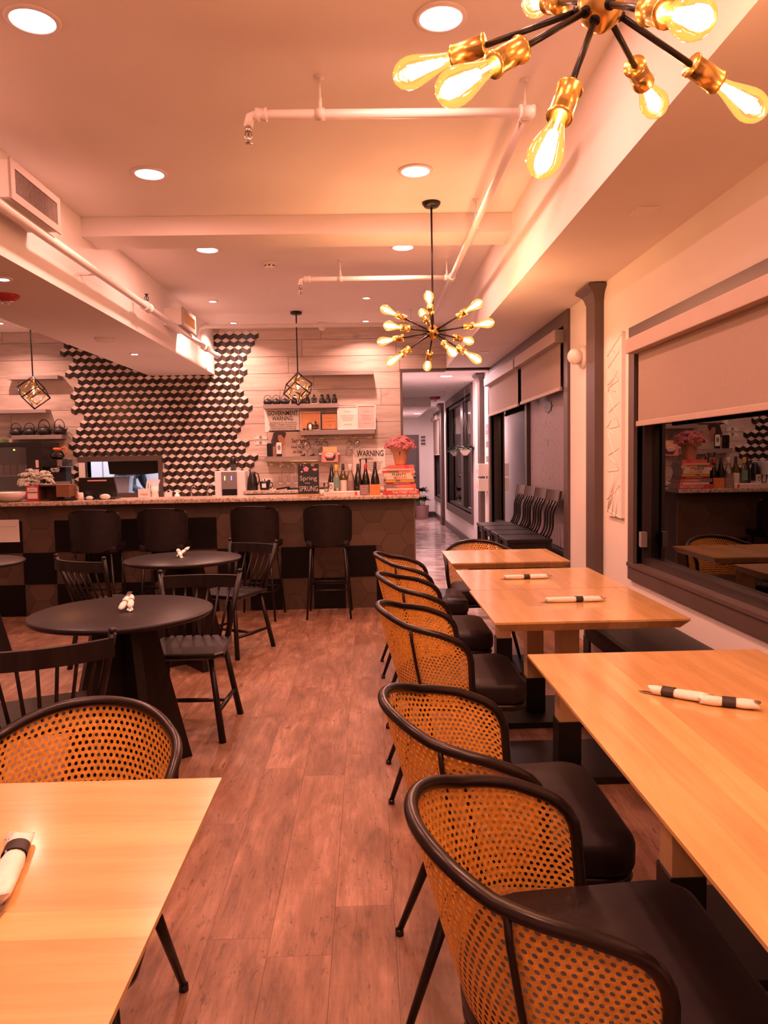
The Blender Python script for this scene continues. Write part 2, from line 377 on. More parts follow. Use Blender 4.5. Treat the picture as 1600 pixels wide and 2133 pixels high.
ce = struct('ceiling', MB().box(XL-.1, XW+.12, YR-.1, YB+.1, ZC, ZC+.1), CEIL)
obj('beam', MB().box(-1.93, 1.03, 5.26, 5.58, 2.97, ZC-.001), CEIL, ce)
obj('soffit', MB().box(1.03, XW, YR, YB, ZS, ZC-.001), CEIL, ce)
obj('duct_boxing', MB().box(-2.76, -1.93, YR, YB, 2.53, ZC-.001), CEIL, ce)
obj('corridor_ceiling', MB().box(.30, XW+.12, YB+.12, YE+.1, ZS, ZS+.12).box(.46, 1.22, 14.2, YE, 2.40, ZS), CEIL, ce)

# back wall: opening to the corridor (x .45..1.62) and pass-through (x -3.56..-2.68, z 1.02..1.46)
PX0, PX1, PZ0, PZ1 = -3.60, -2.69, 1.04, 1.46
wb = MB(); y0, y1 = YB+.012, YB+.12
wb.box(XL, PX0, y0, y1, 0, ZC).box(PX1, .45, y0, y1, 0, ZC).box(PX0, PX1, y0, y1, 0, PZ0).box(PX0, PX1, y0, y1, PZ1, ZC).box(.45, XW+.12, y0, y1, 2.545, ZC)
wall_back = struct('wall_back', wb, GROUT)
RH = .2116; ztop = 3.10; zr = 2.745+RH
rows = []
z = zr
rows.append((z, ZC))
while z > .8: rows.append((z-RH, z)); z -= RH
random.seed(11)
for ri, (za, zb) in enumerate(rows):
    # clad board joints seen in the photograph, right of the cube tiles
    x = XL + random.random()*.9
    xs = [XL]+[]
    while x < 1.02: xs.append(x); x += 1.18+random.random()*.25
    xs.append(1.03)
    for a, b in zip(xs, xs[1:]):
        segs = [(a, b)]
        if zb < 2.55 and b > .44: segs = [(a, min(b, .44))] if a < .44 else []
        if zb > PZ0 and za < PZ1:
            ns = []
            for (p, q) in segs:
                if q <= PX0 or p >= PX1: ns.append((p, q))
                else:
                    if p < PX0: ns.append((p, PX0))
                    if q > PX1: ns.append((PX1, q))
            segs = ns
        for p, q in segs:
            if q-p < .05: continue
            zz0 = za if not (q > .44 and za < 2.55) else 2.55
            if zb-zz0 < .02: continue
            obj('board', MB().box(-(q-p)/2+.0022, (q-p)/2-.0022, 0, .013, -(zb-zz0)/2+.0022, (zb-zz0)/2-.0022), CLAD, wall_back, ((p+q)/2, YB-.001, (zz0+zb)/2))
# corridor opening trim
tr = MB().box(.435, .465, YB-.02, YB+.13, 0, 2.565).box(.465, 1.03, YB-.02, YB+.13, 2.535, 2.565)
struct('trim_1', tr, TRIM)

# cube pattern of marble and slate rhombi
CW = .1050; SR = CW/sqrt(3); RP = 1.5*SR
YT = YB-.0015
rowdef = [(544, 437, 694), (536, 437, 709), (529, 437, 724), (521, 437, 739), (513, 437, 754), (522, 437, 770), (514, 437, 785), (507, 300, 800),
          (515, 300, 814), (526, 0, 827), (534, 0, 844), (526, 0, 859), (519, 0, 872), (511, 0, 886), (503, 0, 900), (528, 0, 912), (521, 0, 926), (547, 0, 941), (539, 0, 957),
          (532, 0, 972), (540, 0, 986), (532, 0, 1000), (539, 0, 1014), (531, 0, 1028)]
leftdef = {1: 131, 2: 124, 3: 150, 4: 142, 5: 135, 6: 161, 7: 153, 8: 146, 9: 155, 10: 148, 11: 173, 12: 165, 13: 158, 14: 150, 15: 143, 16: 152, 17: 161, 18: 153, 19: 146, 20: 155, 21: 153, 22: 146, 23: 155, 0: 140}
zt0 = at(490, 694, YT).z
cells = []
for k, (xr_px, xl_px, ypx) in enumerate(rowdef):
    zc = zt0 - k*RP                                    # centre of the top rhombus
    xr = at(xr_px, ypx, YT).x; xl = at(leftdef[k]+2, ypx+3, YT).x
    off = 0 if k % 2 == 0 else CW/2
    base = -1.303-off
    n0 = -40
    for i in range(-40, 3):
        xc = base + i*CW
        if xc+CW/2 > xr+.03 or xc-CW/2 < xl-.04: continue
        zc2 = zc
        if -2.76 < xc < -1.98 and zc-1.5*SR > 2.52: continue
        if PX0-.06 < xc < PX1+.06 and zc+SR/2 < PZ1+.075 and zc+SR/2 > PZ0-.2: continue
        cells.append((xc, zc))
def clear_of_hatch(xc, zc, k):
    p = [(xc+q[0], zc+q[1]) for q in rhomb(k)]
    return not (min(q[1] for q in p) < PZ1 and max(q[1] for q in p) > PZ0 and max(q[0] for q in p) > PX0 and min(q[0] for q in p) < PX1)
def rhomb(kind, g=.0016):
    h = CW/2
    if kind == 0: p = [(-h, 0), (0, -SR/2), (h, 0), (0, SR/2)]
    elif kind == 1: p = [(-h, 0), (-h, -SR), (0, -1.5*SR), (0, -SR/2)]
    else: p = [(0, -SR/2), (0, -1.5*SR), (h, -SR), (h, 0)]
    cx_ = sum(q[0] for q in p)/4; cz_ = sum(q[1] for q in p)/4
    s_ = 1-g*2/SR*1.1
    return [(cx_+(q[0]-cx_)*s_, cz_+(q[1]-cz_)*s_) for q in p]
RM = [MB().prism(rhomb(k), -.007, 0, 'y').mesh('rhombus_tile', (TW, TD, TK)[k]) for k in range(3)]
cells.sort(key=lambda c: (c[0]+1.9)**2+(c[1]-1.75)**2)
rest = MB()
for n, (xc, zc) in enumerate(cells):
    if n < 98:
        for k in [k for k in range(3) if clear_of_hatch(xc, zc, k)]: obj('rhombus_tile', RM[k], None, wall_back, (xc, YT, zc))
    else:
        for k in [k for k in range(3) if clear_of_hatch(xc, zc, k)]: rest.prism([(xc+p[0], zc+p[1]) for p in rhomb(k)], YT-.007, YT, 'y', k)
o = obj('tile_field', rest, [TW, TD, TK], wall_back); o['kind'] = 'stuff'

# pass-through frame (taupe)
fx0, fx1, fz0, fz1 = at(164, 949, YB).x, at(338, 949, YB).x, .93, at(250, 950, YB).z
pf = MB()
pf.box(fx0, PX0, YB-.03, YB+.13, fz0, fz1).box(PX1, fx1, YB-.03, YB+.13, fz0, fz1).box(PX0, PX1, YB-.03, YB+.13, PZ1-.01, fz1).box(PX0, PX1, YB-.06, YB+.13, fz0, PZ0)
struct('window_5', pf, TRIM)

# right wall with its windows
wr = MB(); xa, xb = XW, XW+.12
W1 = (1.45, 4.45, .74, 2.08); W2 = (6.05, 9.72, .55, 2.46); W3 = (11.55, 15.1, .52, 2.42); W4 = (16.45, 17.9, .52, 2.38)
ys = [YR]
for (a, b, c, d) in (W1, W2, W3, W4):
    wr.box(xa, xb, ys[-1], a, 0, ZC if a < YB else ZS); wr.box(xa, xb, a, b, 0, c); wr.box(xa, xb, a, b, d, ZC if a < YB else ZS); ys.append(b)
wr.box(xa, xb, ys[-1], YE, 0, ZS)
wall_right = struct('wall_right', wr, PAINT)
struct('wall_left', MB().box(XL-.12, XL, YR, YB, 0, ZC), PAINT)
struct('wall_front', MB().box(XL, XW+.12, YR-.12, YR, 0, ZC), PAINT)
struct('wall_corridor_end', MB().box(.30, XW+.12, YE, YE+.1, 0, ZS), PAINT)
struct('wall_corridor_left', MB().box(.33, .45, YB+.12, YE, 0, ZS), PAINT)
struct('baseboard_right', MB().box(XW-.018, XW, YR, 5.07, 0, .12).box(XW-.018, XW, 10.6, 15.7, 0, .12).box(XW-.018, XW, 16.3, YE, 0, .12), TRIM)
struct('baseboard_back', MB().box(1.27, XW-.02, YE-.018, YE, 0, .12), TRIM)

def window(name, ya, yb, za, zb, fw_=.1, mull=(), depth=.075, stile=.035):
    """frame on the wall, black sash and panes"""
    m = MB()
    m.box(XW-.022, XW+.03, ya-fw_, yb+fw_, zb, zb+fw_).box(XW-.022, XW+.03, ya-fw_, yb+fw_, za-fw_, za)
    m.box(XW-.022, XW+.03, ya-fw_, ya, za, zb).box(XW-.022, XW+.03, yb, yb+fw_, za, zb)
    o = struct(name, m, TRIM)
    s = MB(); X0, X1 = XW+.03, XW+.03+depth
    s.box(X0, X1, ya, yb, za, za+.05).box(X0, X1, ya, yb, zb-.05, zb).box(X0, X1, ya, ya+stile, za+.05, zb-.05).box(X0, X1, yb-stile, yb, za+.05, zb-.05)
    for q, hw in mull: s.box(X0, X1, q-hw, q+hw, za+.05, zb-.05)
    obj('sash', s, TRIMD, o)
    edges = [ya+stile]+sum([[q-hw, q+hw] for q, hw in mull], [])+[yb-stile]
    for a, b in zip(edges[::2], edges[1::2]):
        obj('pane', MB().box(X1-.03, X1-.024, a, b, za+.05, zb-.05), PANE, o)
    return o
win1 = window('window_1', *W1, fw_=.095, mull=())
obj('latch', MB().box(XW-.005, XW+.03, 4.36, 4.40, .86, .95), GREYP, win1)
obj('sill', MB().bbox(XW-.03, XW+.03, 1.35, 4.55, .725, .75, .004), TRIM, win1)
win2 = window('window_2', *W2, fw_=.12, mull=((7.75, .045), ))
obj('grain_film', MB().box(XW+.068, XW+.0745, 6.09, 7.69, .61, 2.40), ETCH, win2)
pq = thing('window_plaque', 'small dark scalloped plaque fixed to the etched window film', 'sign', (XW+.066, 6.92, 1.87))
obj('plate', MB().prism([((.13+.012*cos(8*a))*cos(a), (.055+.008*cos(8*a))*sin(a)) for a in [2*pi*k/40 for k in range(40)]], -.006, .0, 'x'), TRIMD, pq)
win3 = window('window_3', *W3, fw_=.14, mull=((13.0, .16), ))
win4 = window('window_4', *W4, fw_=.10, mull=((17.1, .04), ))
# what stands outside the panes
struct('trim_4', MB().box(1.95, 2.0, 5.9, 7.70, .2, 2.6), ETCH)
struct('trim_5', MB().box(1.90, 1.94, 8.3, 8.95, .2, 2.6).box(1.90, 1.94, 7.78, 8.25, .2, 2.6), M('pale_curtain', (.34, .30, .29), .6, var=.05, scale=2))
dd = struct('door_2', MB().box(2.6, 2.65, 11.2, 15.4, 0, 2.2), M('reflected_door', (.12, .09, .085), .5))  # panel built outside for what is mostly a door's reflection in the panes
obj('louvre', MB().box(2.56, 2.60, 13.5, 14.9, .45, .95), M('louvre_white', (.7, .62, .62), .5), dd)
slm = MB().box(2.545, 2.56, 13.56, 14.84, -.008, .008).mesh('slat', GREYP)
for k in range(12): obj('slat', slm, None, dd, (0, 0, .50+k*.036))
struct('trim_6', MB().box(3.2, 3.3, YR, YE, -.1, 3.2), M('night_facade', (.05, .04, .045), .8))

# pilasters with moulded capitals
def pilaster(n, ya, yb, ztop_, xo=.062):
    m = MB().box(XW-xo, XW, ya, yb, 0, ztop_-.10)
    o = struct('trim_%d' % n, m, TRIM)
    prof = [(0, 0), (.006, .012), (.010, .03), (.022, .055), (.045, .075), (.06, .085), (.06, .105)]
    c = MB(); vs = []; fs = []
    for e, h in prof:
        vs += [(XW, ya-e, ztop_-.11+h), (XW-xo-e, ya-e, ztop_-.11+h), (XW-xo-e, yb+e, ztop_-.11+h), (XW, yb+e, ztop_-.11+h)]
    for i in range(len(prof)-1):
        for k in range(4): fs.append((i*4+k, i*4+(k+1) % 4, i*4+4+(k+1) % 4, i*4+4+k))
    fs += [(3, 2, 1, 0), tuple(len(prof)*4-4+k for k in range(4))]
    c.add(vs, fs); obj('capital', c, TRIM, o)
    obj('plinth', MB().box(XW-xo-.012, XW, ya-.012, yb+.012, 0, .16), TRIM, o)
pilaster(2, 5.09, 5.29, ZS-.004)
pilaster(3, 10.30, 10.52, ZS-.004)
pilaster(7, 15.72, 16.05, ZS-.004)

# far door and notice at the corridor end
d1 = struct('door_1', MB().box(.55, 1.255, YE-.03, YE, 0, 2.0), TRIM)
obj('door_leaf', MB().bbox(.60, 1.20, YE-.05, YE-.03, .01, 1.94, .004), M('door_grey', (.10, .08, .085), .5), d1)
obj('door_handle', MB().ball((1.14, YE-.08, 1.0), .03), STEEL, d1)

# roller shades
def shade(name, label, ya, yb, ztop_, zbot, xc_, cass=(.09, .085), split=(), grp=None):
    t = thing(name, label, 'blind', (xc_, (ya+yb)/2, zbot), 0, grp)
    h = (yb-ya)/2; H_ = ztop_-zbot
    obj('cassette', MB().bbox(-cass[0], 0, -h-.02, h+.02, H_, H_+cass[1], .006), FABRICB, t)
    obj('end_cap', MB().box(-cass[0]+.004, -.004, -h-.026, -h-.0205, H_+.004, H_+cass[1]-.004), GREYP, t)
    obj('fabric', MB().box(-.030, -.028, -h+.03, h-.03, .02, H_), FABRIC, t)
    obj('bottom_bar', MB().bbox(-.040, -.018, -h+.02, h-.02, -.01, .02, .004), FABRICB, t)
    return t
shade('roller_shade', 'wide beige roller shade half lowered over the near window', 1.45, 4.38, 2.00, 1.585, XW-.002)
shade('roller_shade', 'beige roller shade over the pane right beside the emergency lamp', 6.08, 7.70, 2.33, 1.955, XW-.002, (.09, .10))
shade('roller_shade', 'beige roller shade over the farther pane behind the sputnik lamp', 7.80, 9.72, 2.33, 1.95, XW-.002, (.09, .10))
shade('roller_shade', 'short beige roller shade at the far end of the corridor', 16.5, 17.85, 2.28, 1.5, XW-.002, (.09, .10))

# kitchen seen through the hatch
KW = M('kitchen_white', (.75, .76, .80), .4)
struct('wall_kitchen_left', MB().box(-4.6, -4.5, YB+.12, 12.5, 0, 2.9), KW); struct('wall_kitchen_right', MB().box(-1.7, -1.6, YB+.12, 12.5, 0, 2.9), KW); struct('wall_kitchen_back', MB().box(-4.6, -1.6, 12.5, 12.6, 0, 2.9), KW)
struct('ceiling_kitchen', MB().box(-4.6, -1.6, YB+.12, 12.5, 2.9, 3.0), KW); struct('floor_kitchen', MB().box(-4.6, -1.6, YB+.12, 12.5, -.05, 0), KW)

# ================================================================ LIGHTS OF THE ROOM
def downlight(x, y, z, label, lens, r=.082, power=P_DOWN, col=C_DOWN, group='recessed ceiling downlights', spread=pi):
    t = thing('downlight', label, 'ceiling light', (x, y, z), 0, group)
    obj('trim_ring', MB().lathe([(r+.022, 0), (r+.020, -.006), (r+.002, -.010), (r-.002, -.004), (r-.002, 0)], n=32), WHITEP, t)
    obj('lens', MB().lathe([(r, -.003), (r*.96, -.005), (1e-4, -.006)], n=32), lens, t)
    area('lamp', (x, y, z-.014), r*1.9, power, col, spread=spread)
    return t
names = {0: 'nearest the camera', 1: 'second from the camera', 2: 'just beyond the beam'}
for i, y in enumerate((2.98, 4.50, 6.07)):
    downlight(-1.24, y, ZC, 'round recessed downlight %s, in the row above the round tables' % names[i], LAMP)
    downlight(.315, y, ZC, 'round recessed downlight %s, in the row above the aisle' % names[i], LAMP)
for x, y, lb in ((-1.59, 7.97, 'small spot light in the ceiling left of the cube pendant over the bar'), (.02, 7.91, 'small spot light in the ceiling upper left of the sputnik lamp'),
                 (-1.595, 9.2, 'small spot light close above the cube tiles'), (.01, 9.2, 'small spot light above the back wall boards beside the sputnik lamp'),
                 (-4.3, 9.0, 'small spot light above the kettle shelves at far left'), (-3.1, 8.0, 'small spot light behind the cage pendant at left')):
    downlight(x, y, ZC, lb, LAMPS, .035, P_SPOT, C_SPOT, 'small bar spot lights', 2.4)
for x, y, lb in ((-2.16, 4.585, 'small spot light under the boxed duct at the left edge'), (-2.35, 7.72, 'small spot light under the boxed duct near the cube tiles')):
    downlight(x, y, 2.53, lb, LAMPS, .035, P_SPOT*.6, C_SPOT, 'small bar spot lights', 2.4)
downlight(1.13, 10.55, ZS, 'bright round downlight at the mouth of the corridor', LAMPC, .09, P_CORR, C_CORR, 'corridor downlights')
downlight(1.1, 16.2, 2.40, 'round downlight at the far end of the corridor', LAMPC, .09, P_CORR, C_CORR, 'corridor downlights')
area('kitchen_tube', (-3.2, 10.5, 2.88), 1.2, 95, C_KIT, shape='SQUARE')
area('vestibule_lamp', (1.80, 7.2, 2.75), .25, 12, (1, .72, .8), shape='SQUARE')
area('vestibule_lamp', (2.3, 13.2, 2.6), .3, 9, (1, .7, .6), shape='SQUARE')
# downlights behind the camera and over the left side of the room
for x, y, lb in ((-1.24, 1.5, 'unseen downlight overhead at left, nearest row'), (.05, 1.5, 'unseen downlight overhead at right, nearest row'), (-1.24, 0.0, 'unseen downlight behind the camera at left'), (.315, 0.0, 'unseen downlight behind the camera at right')):
    downlight(x, y, ZC, lb, LAMP, group='downlights behind the camera')

BULBP = [(.012, 0), (.0135, .012), (.017, .030), (.024, .055), (.0305, .080), (.032, .094), (.030, .108), (.024, .121), (.013, .131), (1e-4, .134)]
def bulb_parts(parent, c, d, s=1.0, glassm=BULBG):
    """socket, glass and filament along direction d from point c; children of parent"""
    d = Vector(d).normalized(); c = Vector(c)
    so = obj('socket', MB().lathe([(.006, -.002), (.024, 0), (.024, .004), (.0215, .005), (.0215, .066), (.0235, .067), (.0235, .072), (.014, .072)], c, 18, 0, d), BRASS, parent)
    b = c+d*.070
    bu = obj('bulb', MB().lathe(BULBP, b, 20, 0, d), glassm, parent)
    q = Vector((0, 0, 1)).rotation_difference(d).to_matrix(); fm = MB()
    for k in range(8):
        a = 2*pi*k/8; a2 = a+.35
        p0 = b+q@Vector((cos(a)*.007, sin(a)*.007, .040)); p1 = b+q@Vector((cos(a2)*.013, sin(a2)*.013, .098))
        fm.cyl(p0, p1, .0026, n=5)
    fm.cyl(b, b+d*.04, .003, n=5)
    obj('filament', fm, FIL, bu)
    return b+d*.108

def sputnik(label, c, dirs, ceil_z, group=None):
    t = thing('sputnik_chandelier', label, 'chandelier', (c[0], c[1], ceil_z)); zc = c[2]-ceil_z
    obj('canopy', MB().lathe([(.062, 0), (.060, -.012), (.045, -.030), (.012, -.034)], n=28), IRON, t)
    obj('rod', MB().cyl((0, 0, -.03), (0, 0, zc+.03), .0065), IRON, t)
    hub = obj('hub', MB().lathe([(.006, -.054), (.012, -.050), (.020, -.046), (.036, -.030), (.043, -.006), (.043, .008), (.034, .030), (.016, .044), (.008, .050)], (0, 0, zc), 24), BRASS, t)
    for d in dirs:
        d = Vector(d).normalized(); o_ = Vector((0, 0, zc))
        arm = obj('arm', MB().cyl(o_+d*.035, o_+d*.232, .0062, n=10).lathe([(.010, 0), (.010, .014)], o_+d*.036, 12, 0, d), IRON, t)
        tip = bulb_parts(arm, o_+d*.226, d)
        point('lamp', tip, .012, P_BULB, C_BULB, t)
    return t
CH = (.455, 5.05, 2.254)
D1 = [(-.143, -.9, .412), (.668, -.668, .328), (.88, -.472, .055), (.719, .693, -.051), (.666, -.518, -.537), (.231, -.855, -.465), (-.035, .881, -.472), (-.74, -.397, -.543), (-.864, .499, -.066), (-.778, -.628, .008), (-.802, .372, .468), (-.111, .862, .494)]
sputnik('brass and black sputnik lamp with twelve glowing bulbs hanging beyond the tables', CH, D1, ZC)
D2 = [(-.893, .439, -.098), (-.75, -.359, -.556), (-.362, -.365, -.858), (.573, .814, -.095), (.888, .302, -.346), (.084, -.836, -.542), (-.12, .855, .504), (.62, -.70, .35), (-.85, -.3, .43), (.85, .1, .52), (-.1, -.85, .50), (-.45, .45, .77)]
sputnik('brass and black sputnik lamp with large bulbs close overhead at the top edge', (.455, 1.45, 2.254), D2, ZC)

def cage(label, px, py, Y, R_, rz, ceil_z, tiltz=0):
    c = at(px, py, Y); t = thing('cage_pendant', label, 'pendant lamp', (c.x, c.y, ceil_z), 0, None); zc = c.z-ceil_z
    obj('canopy', MB().lathe([(.065, 0), (.065, -.028), (.01, -.03)], n=24), IRON, t)
    obj('rod', MB().cyl((0, 0, -.03), (0, 0, zc+R_+.005), .007), IRON, t)
    def cube(r, rot, m, th):
        a = r/sqrt(3); vs = [Vector((i, j, k))*a for i in (-1, 1) for j in (-1, 1) for k in (-1, 1)]
        q = Vector((1, 1, 1)).rotation_difference(Vector((0, 0, 1))).to_matrix(); q = Matrix.Rotation(rot, 3, 'Z')@q
        vs = [q@v+Vector((0, 0, zc)) for v in vs]
        for i in range(8):
            for j in range(i+1, 8):
                if bin(i ^ j).count('1') == 1: m.cyl(vs[i], vs[j], th, n=6)
        return m
    obj('outer_cage', cube(R_, rz, MB(), .0075), IRON, t)
    m = MB(); a = R_*.62/sqrt(3)
    q = Matrix.Rotation(rz+.5, 3, 'Z')@Matrix.Rotation(.6, 3, 'X')@Matrix.Rotation(.5, 3, 'Y')
    vs = [q@(Vector((i, j, k))*a*1.15)+Vector((0, 0, zc)) for i in (-1, 1) for j in (-1, 1) for k in (-1, 1)]
    for i in range(8):
        for j in range(i+1, 8):
            if bin(i ^ j).count('1') == 1: m.cyl(vs[i], vs[j], .006, n=6)
    obj('inner_cage', m, BRASS, t)
    obj('socket', MB().lathe([(.010, 0), (.020, -.004), (.020, -.07), (.014, -.072)], (0, 0, zc+R_-.03), 16), BRASS, t)
    zb = zc+R_-.10
    b = obj('bulb', MB().lathe([(.013, 0), (.016, -.02), (.028, -.045), (.030, -.06), (.022, -.078), (1e-4, -.088)], (0, 0, zb), 18), BULBG, t)
    obj('filament', MB().lathe([(1e-4, -.02), (.008, -.028), (.011, -.045), (.010, -.060), (1e-4, -.070)], (0, 0, zb), 10), BULBW, b)
    point('lamp', (0, 0, zb-.095), .012, P_PEND, C_BULB, t)
cage('black and brass cube cage pendant over the bar in front of the kettle shelf', 621, 810, 8.6, .185, radians(-20), ZC)
cage('black and brass cube cage pendant hanging at the left beside the cube tiles', 70, 818, 8.2, .175, radians(25), ZC)

# ================================================================ TABLES ON THE RIGHT
def wood_table(label, xa, xb, ya, yb, legs=True, zt=.76, group='maple tables', mat=MAPLE, axis='y', rz=0, nst=8, legx=None, legys=None, breaks=0):
    cx_, cy_ = (xa+xb)/2, (ya+yb)/2
    t = thing('dining_table', label, 'table', (cx_, cy_, 0), rz, group)
    th, ch = .042, .030
    hx, hy = (xb-xa)/2, (yb-ya)/2
    rnd = random.Random(int(abs(xa)*1000+ya*77))
    # staves glued side by side; bevelled underside all round
    L_, W_ = (hy, hx) if axis == 'y' else (hx, hy)
    cuts = [-W_]
    while cuts[-1] < W_-.11: cuts.append(cuts[-1]+.062+rnd.random()*.05)
    cuts = cuts[:-1]+[W_] if W_-cuts[-1] < .04 else cuts+[W_]
    for i, (a, b) in enumerate(zip(cuts, cuts[1:])):
        a2 = a+(ch if i == 0 else 0); b2 = b-(ch if i == len(cuts)-2 else 0)
        ends = [-L_]
        if breaks:
            q = -L_+rnd.random()*.7+.2
            while q < L_-.15: ends.append(q); q += .45+rnd.random()*.5
        ends.append(L_)
        for j, (p, r_) in enumerate(zip(ends, ends[1:])):
            p2 = p+(ch if j == 0 else 0); r2 = r_-(ch if j == len(ends)-2 else 0); g = .00004
            top = [(a+g, p+g), (b-g, p+g), (b-g, r_-g), (a+g, r_-g)]; bot = [(a2+g, p2+g), (b2-g, p2+g), (b2-g, r2-g), (a2+g, r2-g)]
            mx, my = (a+b)/2, (p+r_)/2
            vs = [(u-mx, v-my, th) for u, v in top]+[(u-mx, v-my, th-.008) for u, v in top]+[(u-mx, v-my, 0) for u, v in bot]
            if axis == 'x': vs = [(v, u, z_) for u, v, z_ in vs]
            fs = [(0, 1, 2, 3), (11, 10, 9, 8)]+[(k+4, (k+1) % 4+4, (k+1) % 4, k) for k in range(4)]+[(k+8, (k+1) % 4+8, (k+1) % 4+4, k+4) for k in range(4)]
            if axis == 'x': fs = [f[::-1] for f in fs]
            obj('stave', MB().add(vs, fs), mat, t, (mx, my, zt-th) if axis == 'y' else (my, mx, zt-th))
    if legs:
        for ly in (legys or [cy_]):
            lx = (legx if legx is not None else cx_)-cx_; l_ = ly-cy_
            c = obj('pedestal', MB().bbox(lx-.045, lx+.045, l_-.045, l_+.045, .17, zt-th-.02, .004), MAPLEZ, t)
            obj('boot', MB().bbox(lx-.052, lx+.052, l_-.052, l_+.052, .032, .215, .003), IRON, t)
            obj('base_plate', MB().bbox(lx-.30, lx+.30, l_-.22, l_+.22, .002, .032, .004), IRON, t)
            obj('top_plate', MB().box(lx-.25, lx+.25, l_-.18, l_+.18, zt-th-.022, zt-th-.001), IRON, t)
    return t
TG = 'maple tables along the window wall'
wood_table('long maple table nearest the camera at right, with the napkin roll in two black bands', .512, 1.272, .55, 2.395, group=TG, legx=.88, legys=[2.05, 1.0])
wood_table('maple table in the middle of the window row, its near edge facing the aisle', .485, 1.262, 2.872, 3.598, group=TG, legx=.885, legys=[3.30], breaks=1)
wood_table('maple table pushed against the far side of the middle one', .496, 1.268, 3.604, 4.275, group=TG, legx=.885, legys=[3.98], breaks=1)
wood_table('maple table farthest away, standing before the tall black chairs', .505, 1.245, 4.56, 5.20, group=TG, legx=.88, legys=[4.88], breaks=1)
wood_table('maple table cut off by the lower left corner, with an orange glow', -1.55, -.313, .45, 1.497, group=None, mat=MAPLEX, axis='x', legx=-1.0, legys=[.95])

# upholstered bench along the window wall
b = thing('bench', 'long black cushioned bench along the wall under the near window', 'bench', (1.39, 2.6, 0))
obj('base', MB().box(-.17, .22, -1.8, 1.45, 0, .40), PAINT, b)
for k in range(3):
    obj('cushion', MB().bbox(-.21, .215, -1.80+k*1.09, -.73+k*1.09, .40, .50, .03), LEATHER, b)
obj('end_leg', MB().box(-.17, -.08, 1.46, 1.55, 0, .25), MAPLEZ, b)
obj('bracket', MB().box(-.18, -.07, 1.455, 1.56, .25, .39), IRON, b)

